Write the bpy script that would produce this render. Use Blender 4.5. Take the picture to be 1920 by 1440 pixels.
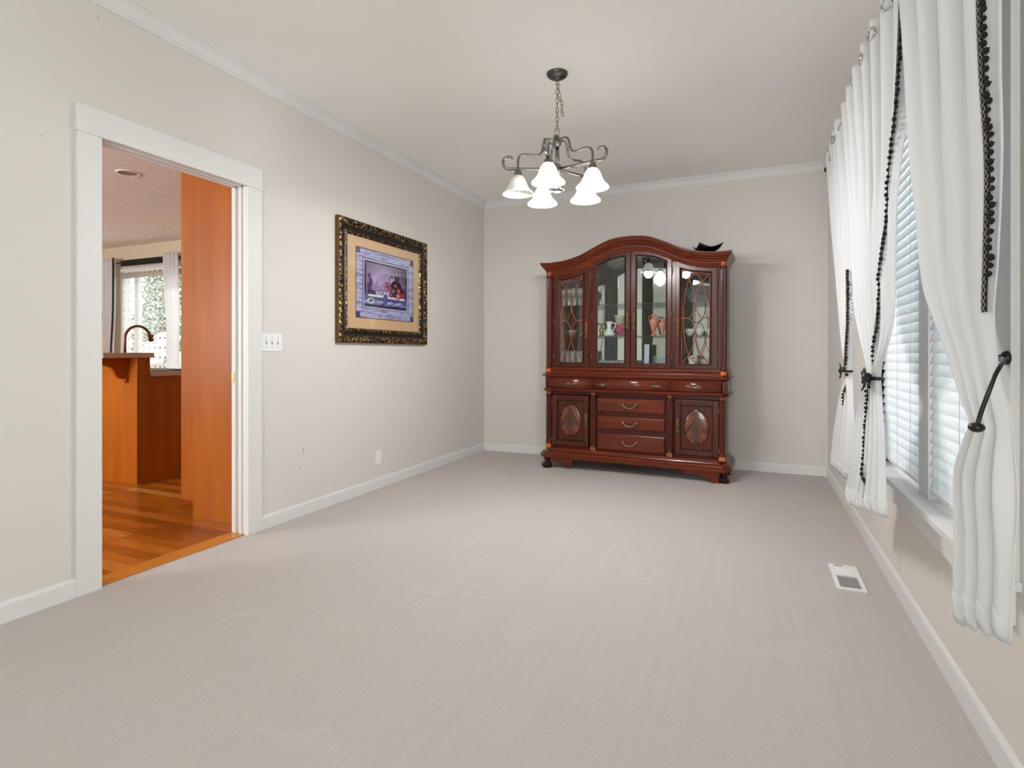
import bpy, bmesh, math, random
import numpy as np
from mathutils import Vector, Matrix, Euler
random.seed(7)
PI = math.pi
S = bpy.context.scene
for o in list(bpy.data.objects): bpy.data.objects.remove(o)

# ---------------------------------------------------------------- camera, world, light, exposure
CAM_H = 1.08
cd = bpy.data.cameras.new('camera'); cam = bpy.data.objects.new('camera', cd); S.collection.objects.link(cam)
cam.location = (0, 0, CAM_H); cam.rotation_euler = (math.radians(90), 0, 0.4093)
cd.sensor_width = 36; cd.sensor_fit = 'HORIZONTAL'; cd.lens = 1045/1920*36; cd.shift_y = -58/1920
cd.clip_start = 0.05; cd.clip_end = 200
S.camera = cam
S.view_settings.view_transform = 'Standard'; S.view_settings.look = 'None'
S.view_settings.gamma = 1; S.view_settings.exposure = 0.30
try: S.view_settings.use_curve_mapping = False
except Exception: pass
w = bpy.data.worlds.new('world'); S.world = w; w.use_nodes = True
bg = w.node_tree.nodes['Background']; bg.inputs[0].default_value = (0.95, 0.975, 1.0, 1); bg.inputs[1].default_value = 2.4
S.cycles.max_bounces = 12; S.cycles.diffuse_bounces = 6; S.cycles.glossy_bounces = 6
S.cycles.transparent_max_bounces = 24; S.cycles.transmission_bounces = 8
S.cycles.sample_clamp_indirect = 6; S.cycles.caustics_reflective = False; S.cycles.caustics_refractive = False

def area(name, loc, rot, sx, sy, energy, col=(1, 1, 1)):
    l = bpy.data.lights.new(name, 'AREA'); l.shape = 'RECTANGLE'; l.size = sx; l.size_y = sy; l.energy = energy; l.color = col
    o = bpy.data.objects.new(name, l); S.collection.objects.link(o); o.location = loc; o.rotation_euler = rot; return o
# area lamps outside unseen openings; the two behind the camera are added fill
area('rear_fill_lamp', (-.15, -3.05, 1.35), (math.radians(108), 0, 0), 1.7, 1.9, 88, (.93, .965, 1))
area('right_rear_fill_lamp', (.98, -1.4, 1.2), (0, math.radians(108), 0), 1.9, 2.0, 26, (.93, .965, 1))
area('daylight_kitchen_unseen', (-6.6, -1.95, 1.5), (math.radians(108), 0, 0), 2.6, 1.6, 200, (.93, .97, 1))  # area lamp outside an unseen opening in the kitchen's rear wall
sl = bpy.data.lights.new('sun', 'SUN'); sl.energy = 6.0; sl.angle = 0.02; so = bpy.data.objects.new('sun', sl)
S.collection.objects.link(so); so.rotation_euler = Euler((math.radians(38), 0, math.radians(200)))

XL, XR, YB, YR, ZC = -2.76, 0.596, 5.58, -2.8, 2.755
WT = 0.117

# ---------------------------------------------------------------- helpers
def lin(c):
    return tuple(((x/255)/12.92 if x/255 <= .04045 else ((x/255+.055)/1.055)**2.4) for x in c)
def mat(name, col=(200, 200, 200), rough=.5, metal=0, spec=.5, **k):
    m = bpy.data.materials.new(name); m.use_nodes = True
    b = m.node_tree.nodes['Principled BSDF']
    b.inputs['Base Color'].default_value = (*lin(col), 1); b.inputs['Roughness'].default_value = rough
    b.inputs['Metallic'].default_value = metal; b.inputs['Specular IOR Level'].default_value = spec
    for kk, v in k.items(): b.inputs[kk.replace('_', ' ')].default_value = v
    return m
def N(m, t, **k):
    n = m.node_tree.nodes.new(t)
    for a, v in k.items():
        if a.startswith('i_'):
            key = a[2:].replace('_', ' ')
            n.inputs[int(key) if key.isdigit() else key].default_value = v
        else: setattr(n, a, v)
    return n
def L(m, a, b): m.node_tree.links.new(a, b)
def bsdf(m): return m.node_tree.nodes['Principled BSDF']
def coords(m, scale=(1, 1, 1), rot=(0, 0, 0), kind='Object'):
    t = N(m, 'ShaderNodeTexCoord'); mp = N(m, 'ShaderNodeMapping')
    mp.inputs['Scale'].default_value = scale; mp.inputs['Rotation'].default_value = rot
    L(m, t.outputs[kind], mp.inputs[0]); return mp.outputs[0]
def ramp(m, fac, stops):
    r = N(m, 'ShaderNodeValToRGB'); e = r.color_ramp.elements
    while len(e) > 1: e.remove(e[-1])
    e[0].position = stops[0][0]; e[0].color = (*lin(stops[0][1]), 1)
    for p, c in stops[1:]:
        q = e.new(p); q.color = (*lin(c), 1)
    L(m, fac, r.inputs[0]); return r.outputs[0]
def noise(m, vec, scale, detail=3, rough=.5):
    n = N(m, 'ShaderNodeTexNoise'); n.inputs['Scale'].default_value = scale; n.inputs['Detail'].default_value = detail
    n.inputs['Roughness'].default_value = rough; L(m, vec, n.inputs['Vector']); return n.outputs[0]
def bump(m, h, strength, dist=.01):
    b = N(m, 'ShaderNodeBump'); b.inputs['Strength'].default_value = strength; b.inputs['Distance'].default_value = dist
    L(m, h, b.inputs['Height']); L(m, b.outputs[0], bsdf(m).inputs['Normal'])
def mix(m, f, a, b):
    x = N(m, 'ShaderNodeMix', data_type='RGBA')
    if isinstance(f, (int, float)): x.inputs[0].default_value = f
    else: L(m, f, x.inputs[0])
    for i, v in ((6, a), (7, b)):
        if isinstance(v, tuple): x.inputs[i].default_value = (*lin(v), 1)
        else: L(m, v, x.inputs[i])
    return x.outputs[2]

class MB:
    """collects vertices and faces, builds ONE mesh object"""
    def __init__(s): s.v = []; s.f = []; s.sm = []
    def add(s, vs, fs, smooth=False):
        o = len(s.v); s.v += [tuple(p) for p in vs]
        for f in fs: s.f.append(tuple(i+o for i in f)); s.sm.append(smooth)
        return s
    def box(s, x0, x1, y0, y1, z0, z1, bev=0.0, rot=None, cen=None):
        x0, x1 = min(x0, x1), max(x0, x1); y0, y1 = min(y0, y1), max(y0, y1); z0, z1 = min(z0, z1), max(z0, z1)
        if bev <= 0:
            vs = [(x, y, z) for z in (z0, z1) for y in (y0, y1) for x in (x0, x1)]
            fs = [(0, 2, 3, 1), (4, 5, 7, 6), (0, 1, 5, 4), (2, 6, 7, 3), (0, 4, 6, 2), (1, 3, 7, 5)]
        else:
            bm = bmesh.new(); bmesh.ops.create_cube(bm, size=1)
            for v in bm.verts: v.co = ((x0+x1)/2+v.co.x*(x1-x0), (y0+y1)/2+v.co.y*(y1-y0), (z0+z1)/2+v.co.z*(z1-z0))
            bmesh.ops.bevel(bm, geom=bm.edges[:], offset=min(bev, .45*min(x1-x0, y1-y0, z1-z0)), segments=2, affect='EDGES', profile=.6)
            bm.verts.index_update(); vs = [v.co.copy() for v in bm.verts]; fs = [[v.index for v in f.verts] for f in bm.faces]; bm.free()
        if rot is not None:
            c = Vector(cen) if cen is not None else Vector(((x0+x1)/2, (y0+y1)/2, (z0+z1)/2)); R = rot.to_matrix() if isinstance(rot, Euler) else rot
            vs = [R @ (Vector(v)-c)+c for v in vs]
        return s.add(vs, fs)
    def ringloft(s, rings, closed=True, cap=True, smooth=False):
        n = len(rings[0]); vs = [p for r in rings for p in r]; fs = []
        for i in range(len(rings)-1):
            for j in range(n if closed else n-1):
                k = (j+1) % n; fs.append((i*n+j, i*n+k, (i+1)*n+k, (i+1)*n+j))
        s.add(vs, fs, smooth)
        if cap and closed:
            o = len(s.v)-len(vs); s.f.append(tuple(range(o+n-1, o-1, -1))); s.sm.append(False)
            s.f.append(tuple(range(o+(len(rings)-1)*n, o+len(rings)*n))); s.sm.append(False)
        return s
    def tube(s, pts, r, n=8, cap=True, closed=False, smooth=True, flat=1.0):
        P = [Vector(p) for p in pts]; m = len(P); rr = r if hasattr(r, '__len__') else [r]*m; rings = []; up = None
        for i in range(m):
            if closed: t = (P[(i+1) % m]-P[i-1])
            else: t = P[min(i+1, m-1)]-P[max(i-1, 0)]
            t = t.normalized() if t.length > 1e-9 else Vector((0, 0, 1))
            if up is None:
                up = Vector((0, 0, 1)) if abs(t.z) < .9 else Vector((1, 0, 0))
            a = up - t*up.dot(t)
            if a.length < 1e-6: a = t.orthogonal()
            a.normalize(); up = a; b = t.cross(a)
            rings.append([P[i]+a*math.cos(2*PI*k/n)*rr[i]+b*math.sin(2*PI*k/n)*rr[i]*flat for k in range(n)])
        if closed: rings.append(rings[0]); cap = False
        return s.ringloft(rings, True, cap, smooth)
    def lathe(s, prof, c=(0, 0, 0), n=24, smooth=True, cap=True, M=None, flute=0, fa=0):
        rings = []
        for r, z in prof:
            ring = []
            for k in range(n):
                a = 2*PI*k/n; q = r*(1+(fa*math.cos(flute*a) if flute else 0))
                p = Vector((q*math.cos(a), q*math.sin(a), z))
                if M is not None: p = M @ p
                ring.append(p+Vector(c))
            rings.append(ring)
        return s.ringloft(rings, True, cap, smooth)
    def sphere(s, c, r, n=10, m=7, sc=(1, 1, 1), M=None):
        prof = [(max(r*math.sin(PI*i/m), 1e-5), -r*math.cos(PI*i/m)) for i in range(m+1)]
        S_ = Matrix.Diagonal(Vector(sc)); S_ = M @ S_ if M is not None else S_
        return s.lathe(prof, c, n, True, False, S_)
    def prism(s, poly, a0, a1, plane='xz', smooth=False):
        def P(u, v, w): return {'xz': (u, w, v), 'xy': (u, v, w), 'yz': (w, u, v)}[plane]
        return s.ringloft([[P(u, v, a0) for u, v in poly], [P(u, v, a1) for u, v in poly]], True, True, smooth)
    def grid(s, fn, nu, nv, smooth=True):
        vs = [fn(i/nu, j/nv) for j in range(nv+1) for i in range(nu+1)]
        fs = [(j*(nu+1)+i, j*(nu+1)+i+1, (j+1)*(nu+1)+i+1, (j+1)*(nu+1)+i) for j in range(nv) for i in range(nu)]
        return s.add(vs, fs, smooth)
    def build(s, name, m, parent=None, off=(0, 0, 0), solid=0, bev=0, recalc=True):
        """off = origin of the mesh in the coordinates the vertices were given in"""
        me = bpy.data.meshes.new(name); o3 = Vector(off)
        me.from_pydata([tuple(Vector(p)-o3) for p in s.v], [], s.f); me.materials.append(m)
        for p, q in zip(me.polygons, s.sm): p.use_smooth = q
        if recalc:
            bm = bmesh.new(); bm.from_mesh(me); bmesh.ops.recalc_face_normals(bm, faces=bm.faces[:]); bm.to_mesh(me); bm.free()
        o = bpy.data.objects.new(name, me); S.collection.objects.link(o); o.location = off
        if parent is not None:
            o.parent = parent
            o.location = Vector(off)-Vector(parent.get('_w', (0, 0, 0))); o['_w'] = tuple(off)
        else: o['_w'] = tuple(off)
        if solid: md = o.modifiers.new('solid', 'SOLIDIFY'); md.thickness = solid; md.offset = 0
        if bev: md = o.modifiers.new('bevel', 'BEVEL'); md.width = bev; md.segments = 2; md.limit_method = 'ANGLE'
        return o
def tag(o, label=None, cat=None, group=None, kind=None):
    if label: o['label'] = label
    if cat: o['category'] = cat
    if group: o['group'] = group
    if kind: o['kind'] = kind
    return o
def thing(name, label, cat, loc=(0, 0, 0), rot=(0, 0, 0), group=None, local=False, kind=None):
    o = bpy.data.objects.new(name, None); S.collection.objects.link(o); o.location = loc; o.rotation_euler = rot
    o.empty_display_size = .05; o['_w'] = (0, 0, 0) if local else tuple(loc)
    return tag(o, label, cat, group, kind)
def part_label(o, t): o['label'] = t; return o
def spline(pts, n=8, closed=False):
    P = [Vector(p) for p in pts]; out = []; m = len(P)
    for i in range(m if closed else m-1):
        if closed: a, b, c, d = P[i-1], P[i], P[(i+1) % m], P[(i+2) % m]
        else: a, b, c, d = P[max(i-1, 0)], P[i], P[i+1], P[min(i+2, m-1)]
        for k in range(n):
            t = k/n; out.append(.5*((2*b)+(c-a)*t+(2*a-5*b+4*c-d)*t*t+(3*b-a-3*c+d)*t**3))
    if not closed: out.append(P[-1])
    return out
def interp(tbl, x):
    if x <= tbl[0][0]: return tbl[0][1]
    for i in range(len(tbl)-1):
        if x <= tbl[i+1][0]:
            x0, y0 = tbl[i]; x1, y1 = tbl[i+1]; h = x1-x0
            def sl_(j):
                if j <= 0 or j >= len(tbl)-1: return 0 if j <= 0 else 0
                return (tbl[j+1][1]-tbl[j-1][1])/(tbl[j+1][0]-tbl[j-1][0])
            t = (x-x0)/h; m0 = sl_(i)*h; m1 = sl_(i+1)*h
            if i == 0: m0 = (y1-y0)
            if i == len(tbl)-2: m1 = (y1-y0)
            return (2*t**3-3*t*t+1)*y0+(t**3-2*t*t+t)*m0+(-2*t**3+3*t*t)*y1+(t**3-t*t)*m1
    return tbl[-1][1]

# ---------------------------------------------------------------- materials
def wall_mat(name, col, sc=90, st=.08):
    m = mat(name, col, .85, spec=.25); v = coords(m); n = noise(m, v, sc, 4); bump(m, n, st, .002)
    return m
WALL = wall_mat('warm_white_wall_paint', (216, 211, 205))
CEIL = wall_mat('warm_ceiling_paint', (243, 241, 237), 60, .15)
TRIM = mat('white_trim_paint', (222, 221, 219), .45, spec=.4)
# marks on the left wall (nail holes, scuffs)
def wall_marks(m, spots):
    g = N(m, 'ShaderNodeTexCoord'); acc = None
    for (x, y, z, r, sz) in spots:
        mp = N(m, 'ShaderNodeMapping'); mp.vector_type = 'POINT'
        mp.inputs['Location'].default_value = (-x, -y, -z*sz); mp.inputs['Scale'].default_value = (1, 1, sz)
        L(m, g.outputs['Object'], mp.inputs[0])
        d = N(m, 'ShaderNodeVectorMath', operation='LENGTH'); L(m, mp.outputs[0], d.inputs[0])
        lt = N(m, 'ShaderNodeMath', operation='LESS_THAN'); L(m, d.outputs['Value'], lt.inputs[0]); lt.inputs[1].default_value = r
        if acc is None: acc = lt.outputs[0]
        else:
            a = N(m, 'ShaderNodeMath', operation='MAXIMUM'); L(m, acc, a.inputs[0]); L(m, lt.outputs[0], a.inputs[1]); acc = a.outputs[0]
    c = mix(m, acc, (216, 211, 205), (186, 181, 175)); L(m, c, bsdf(m).inputs['Base Color'])
WALLM = wall_mat('warm_white_wall_paint_with_nail_holes', (216, 211, 205))
wall_marks(WALLM, [(XL, 1.96, 2.47, .004, 1), (XL, 1.59, 2.62, .004, .5), (XL, 1.37, 2.0, .004, 1), (XL, 3.06, .92, .006, 1), (XL, 2.86, .43, .007, .35), (XL, 2.83, .32, .005, .4), (XL, 2.63, .62, .005, 1), (XL, 3.28, .27, .006, 1)])

CARPET = mat('taupe_cut_pile_carpet', (196, 184, 175), .95, spec=.1)
v = coords(CARPET); n1 = noise(CARPET, v, 260, 2, .7); n2 = noise(CARPET, v, 900, 2, .6)
mm = N(CARPET, 'ShaderNodeMath', operation='ADD'); L(CARPET, n1, mm.inputs[0]); L(CARPET, n2, mm.inputs[1])
vs = coords(CARPET, (9, .35, 1)); ns = noise(CARPET, vs, 1.6, 2, .5)            # vacuum streaks along the room
streak = ramp(CARPET, ns, [(.35, (207, 200, 195)), (.5, (209, 202, 197)), (.62, (207, 200, 195)), (.70, (211, 205, 200))])
n4 = noise(CARPET, coords(CARPET, (1, 2.2, 1), (0, 0, .5)), 1.9, 4, .6)
foot = ramp(CARPET, n4, [(.0, (0, 0, 0)), (.62, (0, 0, 0)), (.67, (200, 200, 200)), (.70, (0, 0, 0))])
c2 = mix(CARPET, foot, streak, (215, 208, 203))
spk = ramp(CARPET, n1, [(.30, (168, 155, 146)), (.46, (255, 255, 255))])
mu = N(CARPET, 'ShaderNodeMix', data_type='RGBA', blend_type='MULTIPLY'); mu.inputs[0].default_value = .5
L(CARPET, c2, mu.inputs[6]); L(CARPET, spk, mu.inputs[7]); L(CARPET, mu.outputs[2], bsdf(CARPET).inputs['Base Color'])
bump(CARPET, mm.outputs[0], .55, .006)

# kitchen oak floor: planks run along X
OAK = mat('honey_oak_plank_floor', (200, 120, 40), .25, spec=.35)
vb = coords(OAK)
br = N(OAK, 'ShaderNodeTexBrick'); L(OAK, vb, br.inputs['Vector'])
br.inputs['Scale'].default_value = 1; br.inputs['Brick Width'].default_value = .85; br.inputs['Row Height'].default_value = .083
br.inputs['Mortar Size'].default_value = .0012; br.offset = .37; br.offset_frequency = 2
br.inputs['Color1'].default_value = (0, 0, 0, 1); br.inputs['Color2'].default_value = (1, 1, 1, 1); br.inputs['Mortar'].default_value = (.3, .3, .3, 1); br.inputs['Bias'].default_value = 0
tone = ramp(OAK, br.outputs['Color'], [(0, (150, 82, 20)), (.35, (176, 102, 26)), (.6, (188, 110, 32)), (.85, (200, 126, 48)), (1, (210, 156, 88))])
gr = noise(OAK, coords(OAK, (1.2, 22, 1)), 4, 5, .6)
grc = ramp(OAK, gr, [(.3, (190, 160, 130)), (.6, (255, 255, 255))])
mo = N(OAK, 'ShaderNodeMix', data_type='RGBA', blend_type='MULTIPLY'); mo.inputs[0].default_value = .8
L(OAK, tone, mo.inputs[6]); L(OAK, grc, mo.inputs[7]); L(OAK, mo.outputs[2], bsdf(OAK).inputs['Base Color'])

def wood(name, cols, rough, scale=(14, 14, 1.0), sc=2.2, coat=0, bumpy=.03):
    m = mat(name, cols[1], rough, spec=.3 if 'mahog' in name else .25); v = coords(m, scale)
    n = noise(m, v, sc, 6, .6); n0 = noise(m, coords(m, (1.5, 1.5, .7)), 1.4, 3)
    c = ramp(m, n, [(.25, cols[0]), (.5, cols[1]), (.75, cols[2])])
    k = ramp(m, n0, [(.3, (215, 205, 200)), (.7, (255, 255, 255))])
    q = N(m, 'ShaderNodeMix', data_type='RGBA', blend_type='MULTIPLY'); q.inputs[0].default_value = .7
    L(m, c, q.inputs[6]); L(m, k, q.inputs[7]); L(m, q.outputs[2], bsdf(m).inputs['Base Color'])
    if coat: bsdf(m).inputs['Coat Weight'].default_value = coat; bsdf(m).inputs['Coat Roughness'].default_value = .12
    bump(m, n, bumpy, .002); return m
KWOOD = wood('orange_maple_cabinet_wood', [(162, 84, 4), (176, 95, 6), (187, 105, 9)], .35, (10, 10, .6), 1.8)
MAHOG = wood('red_brown_mahogany', [(54, 17, 8), (76, 26, 12), (96, 38, 18)], .27, (16, 16, 1.0), 2.4, .06)
MAHOGH = wood('red_brown_mahogany_horizontal_grain', [(80, 28, 12), (98, 37, 17), (116, 49, 23)], .22, (1, 12, 12), 2.0, .12)
MDARK = mat('dark_brown_wood', (36, 14, 8), .5, spec=.25)  # dark wood colour of mouldings, paw feet, posts and back panel
ORANGE = mat('orange_unstained_wood_block', (196, 92, 30), .4)
CAPW = mat('red_brown_capital_wood', (142, 66, 34), .35)
VEN = mat('crotch_mahogany_veneer', (120, 60, 30), .22); bsdf(VEN).inputs['Coat Weight'].default_value = .6
tc = N(VEN, 'ShaderNodeTexCoord'); sx = N(VEN, 'ShaderNodeSeparateXYZ'); L(VEN, tc.outputs['Object'], sx.inputs[0])
ab = N(VEN, 'ShaderNodeMath', operation='ABSOLUTE'); L(VEN, sx.outputs[0], ab.inputs[0])
pw = N(VEN, 'ShaderNodeMath', operation='POWER'); L(VEN, ab.outputs[0], pw.inputs[0]); pw.inputs[1].default_value = .7
ad = N(VEN, 'ShaderNodeMath', operation='MULTIPLY_ADD'); L(VEN, pw.outputs[0], ad.inputs[0]); ad.inputs[1].default_value = .9; L(VEN, sx.outputs[2], ad.inputs[2])
cb = N(VEN, 'ShaderNodeCombineXYZ'); L(VEN, ad.outputs[0], cb.inputs[2]); ml = N(VEN, 'ShaderNodeMath', operation='MULTIPLY'); L(VEN, sx.outputs[0], ml.inputs[0]); ml.inputs[1].default_value = .25; L(VEN, ml.outputs[0], cb.inputs[0])
nv = noise(VEN, cb.outputs[0], 13, 5, .7)
vc = ramp(VEN, nv, [(.36, (40, 17, 9)), (.47, (74, 32, 14)), (.56, (134, 60, 25)), (.66, (98, 44, 20)), (.75, (52, 23, 12))])
mr = N(VEN, 'ShaderNodeMapRange'); L(VEN, ab.outputs[0], mr.inputs[0]); mr.inputs[1].default_value = .0; mr.inputs[2].default_value = .05
vm = mix(VEN, mr.outputs[0], (58, 30, 20), vc); L(VEN, vm, bsdf(VEN).inputs['Base Color'])

BRASS = mat('antique_brass', (150, 128, 88), .35, 1)
DBRASS = mat('dark_antique_brass', (136, 122, 96), .35, .9)
PEWTER = mat('brushed_pewter_metal', (132, 129, 124), .26, 1)
CHROME = mat('chrome', (200, 200, 200), .15, 1)
MIRROR = mat('cabinet_back_mirror', (205, 208, 205), .03, 1)
BLACK = mat('black_lacquer', (8, 8, 9), .35)
BLACKC = mat('black_trim_thread', (14, 14, 16), .85)
TANC = mat('tan_stitching_thread', (150, 138, 124), .85)
NAVY = mat('blue_black_metal', (16, 19, 28), .45)
def glassy(name, tint=(255, 255, 255), fac=.10, rough=.02, edge=.75):
    m = bpy.data.materials.new(name); m.use_nodes = True; nt = m.node_tree; nt.nodes.clear()
    o = nt.nodes.new('ShaderNodeOutputMaterial'); t = nt.nodes.new('ShaderNodeBsdfTransparent'); g = nt.nodes.new('ShaderNodeBsdfGlossy')
    t.inputs[0].default_value = (*lin(tint), 1); g.inputs['Roughness'].default_value = rough
    lw = nt.nodes.new('ShaderNodeLayerWeight'); lw.inputs[0].default_value = .25
    mr = nt.nodes.new('ShaderNodeMapRange'); mr.inputs[3].default_value = fac; mr.inputs[4].default_value = edge
    mx = nt.nodes.new('ShaderNodeMixShader')
    nt.links.new(lw.outputs['Facing'], mr.inputs[0]); nt.links.new(mr.outputs[0], mx.inputs[0])
    nt.links.new(t.outputs[0], mx.inputs[1]); nt.links.new(g.outputs[0], mx.inputs[2]); nt.links.new(mx.outputs[0], o.inputs[0]); return m
PANE = glassy('clear_pane_glass', (250, 253, 251), .04, .01, .45)
SHELFG = glassy('glass_shelf', (196, 210, 206), .10, .05, .6)
CRYSTAL = glassy('cut_crystal', (236, 240, 242), .22, .12, .9)
_nt = CRYSTAL.node_tree; _o = [n for n in _nt.nodes if n.type == 'OUTPUT_MATERIAL'][0]; _m = [n for n in _nt.nodes if n.type == 'MIX_SHADER'][0]
_d = _nt.nodes.new('ShaderNodeBsdfDiffuse'); _d.inputs[0].default_value = (.86, .89, .9, 1); _x = _nt.nodes.new('ShaderNodeMixShader'); _x.inputs[0].default_value = .22
_nt.links.new(_m.outputs[0], _x.inputs[1]); _nt.links.new(_d.outputs[0], _x.inputs[2]); _nt.links.new(_x.outputs[0], _o.inputs[0])
CRAN = glassy('cranberry_glass', (206, 40, 92), .10, .08, .6)
def cloth(name, col, tl=.35, sheer=0.0, sc=500):
    m = bpy.data.materials.new(name); m.use_nodes = True; nt = m.node_tree; nt.nodes.clear()
    o = nt.nodes.new('ShaderNodeOutputMaterial'); d = nt.nodes.new('ShaderNodeBsdfDiffuse'); t = nt.nodes.new('ShaderNodeBsdfTranslucent')
    d.inputs[0].default_value = (*lin(col), 1); t.inputs[0].default_value = (*lin(col), 1); mx = nt.nodes.new('ShaderNodeMixShader'); mx.inputs[0].default_value = tl
    tcn = nt.nodes.new('ShaderNodeTexCoord'); nn = nt.nodes.new('ShaderNodeTexNoise'); nn.inputs['Scale'].default_value = sc; bb = nt.nodes.new('ShaderNodeBump'); bb.inputs['Strength'].default_value = .1; bb.inputs['Distance'].default_value = .001
    nt.links.new(tcn.outputs['Object'], nn.inputs['Vector']); nt.links.new(nn.outputs[0], bb.inputs['Height']); nt.links.new(bb.outputs[0], d.inputs['Normal'])
    nt.links.new(d.outputs[0], mx.inputs[1]); nt.links.new(t.outputs[0], mx.inputs[2])
    if sheer:
        tr = nt.nodes.new('ShaderNodeBsdfTransparent'); m2 = nt.nodes.new('ShaderNodeMixShader'); m2.inputs[0].default_value = sheer
        nt.links.new(mx.outputs[0], m2.inputs[1]); nt.links.new(tr.outputs[0], m2.inputs[2]); nt.links.new(m2.outputs[0], o.inputs[0])
    else: nt.links.new(mx.outputs[0], o.inputs[0])
    return m
CURT = cloth('white_curtain_fabric', (234, 235, 236), .24)
SLAT = cloth('white_blind_slat', (238, 240, 242), .45)
SHEER = cloth('white_sheer_fabric', (236, 238, 240), .35, .72)
KCURT = cloth('white_kitchen_curtain_fabric', (244, 245, 246), .5)
SHEERD = cloth('white_sheer_with_black_dashes', (236, 238, 240), .35, .72)
def _dash(m):
    nt = m.node_tree; out = [n for n in nt.nodes if n.type == 'OUTPUT_MATERIAL'][0]; src = out.inputs[0].links[0].from_socket
    tcn = N(m, 'ShaderNodeTexCoord'); sp = N(m, 'ShaderNodeSeparateXYZ'); L(m, tcn.outputs['Object'], sp.inputs[0])
    def band(sock, period, width):
        a = N(m, 'ShaderNodeMath', operation='PINGPONG'); L(m, sock, a.inputs[0]); a.inputs[1].default_value = period/2
        b = N(m, 'ShaderNodeMath', operation='LESS_THAN'); L(m, a.outputs[0], b.inputs[0]); b.inputs[1].default_value = width/2; return b.outputs[0]
    q = N(m, 'ShaderNodeMath', operation='MULTIPLY'); L(m, band(sp.outputs[0], .118, .013), q.inputs[0]); L(m, band(sp.outputs[2], .145, .032), q.inputs[1])
    d = N(m, 'ShaderNodeBsdfDiffuse'); d.inputs[0].default_value = (.01, .01, .012, 1); mx = N(m, 'ShaderNodeMixShader')
    L(m, q.outputs[0], mx.inputs[0]); L(m, src, mx.inputs[1]); L(m, d.outputs[0], mx.inputs[2]); L(m, mx.outputs[0], out.inputs[0])
_dash(SHEERD)
def emis(name, col, st):
    m = bpy.data.materials.new(name); m.use_nodes = True; b = bsdf(m); b.inputs['Base Color'].default_value = (*lin(col), 1)
    b.inputs['Emission Color'].default_value = (*lin(col), 1); b.inputs['Emission Strength'].default_value = st; b.inputs['Roughness'].default_value = .4; return m
SHADE_ON = emis('lit_frosted_glass_shade', (255, 253, 249), 3.0)
SHADE_OFF = mat('unlit_alabaster_glass_shade', (232, 230, 220), .3)
nn_ = noise(SHADE_OFF, coords(SHADE_OFF, (3, 3, 8)), 4, 4); L(SHADE_OFF, ramp(SHADE_OFF, nn_, [(.35, (214, 212, 200)), (.6, (240, 239, 232))]), bsdf(SHADE_OFF).inputs['Base Color'])
BULB = emis('lit_bulb', (255, 250, 240), 6)
WPLAST = mat('white_plastic', (235, 235, 236), .35)
GREYS = mat('grey_plastic_detail', (150, 150, 148), .5)
DARKHOLE = mat('dark_slot', (32, 33, 32), .7)
LAMIN = wood('tan_laminate_counter', [(200, 178, 156), (210, 190, 168), (218, 200, 180)], .4, (30, 30, 30), 4, 0, 0)
COPPER = mat('bronze_faucet_metal', (140, 96, 76), .28, .9)

# ---------------------------------------------------------------- the setting
def struct(mb, name, m, off=(0, 0, 0), **k): return tag(mb.build(name, m, None, off, **k), kind='structure')
KX0, KY0, KY1 = -10.6, -1.7, 5.62     # kitchen extents
struct(MB().box(XL-.01, XR+.12, YR-.1, YB+.12, -.12, 0), 'floor', CARPET)
struct(MB().box(KX0, XL-.01, KY0, KY1+.12, -.12, 0), 'floor_kitchen', OAK)
struct(MB().box(XL-WT, XR+.12, YR-.1, YB+.12, ZC, ZC+.1), 'ceiling', CEIL)
KC = mat('kitchen_knockdown_ceiling', (240, 236, 232), .8)
kn = noise(KC, coords(KC, (9, 3, 1), (0, 0, .35)), 5, 5, .6); kr = ramp(KC, kn, [(.42, (0, 0, 0)), (.58, (255, 255, 255))]); bump(KC, kr, .45, .014)
struct(MB().box(KX0, XL-WT, KY0, KY1+.12, ZC, ZC+.1), 'ceiling_kitchen', KC)
DY0, DY1, DZ = 1.597, 2.402, 2.073
mb = MB(); mb.box(XL-WT, XL, YR-.1, DY0-.012, 0, ZC); mb.box(XL-WT, XL, DY1+.012, YB+.12, 0, ZC); mb.box(XL-WT, XL, DY0-.012, DY1+.012, DZ+.012, ZC)
struct(mb, 'wall_left', WALLM)
struct(MB().box(XL, XR+.12, YB, YB+.12, 0, ZC), 'wall_back', WALL)
# right wall: twin-window opening, plus an added opening for fill light behind the camera
WY0, WY1, WZ0, WZ1 = 1.86, 3.42, .52, 2.235
mb = MB(); mb.box(XR, XR+.12, YR-.1, -2.3, 0, ZC); mb.box(XR, XR+.12, -.5, WY0, 0, ZC); mb.box(XR, XR+.12, -2.3, -.5, 0, .5); mb.box(XR, XR+.12, -2.3, -.5, 2.2, ZC); mb.box(XR, XR+.12, WY1, YB, 0, ZC)
mb.box(XR, XR+.12, WY0, WY1, 0, WZ0); mb.box(XR, XR+.12, WY0, WY1, WZ1, ZC); struct(mb, 'wall_right', WALL)
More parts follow.
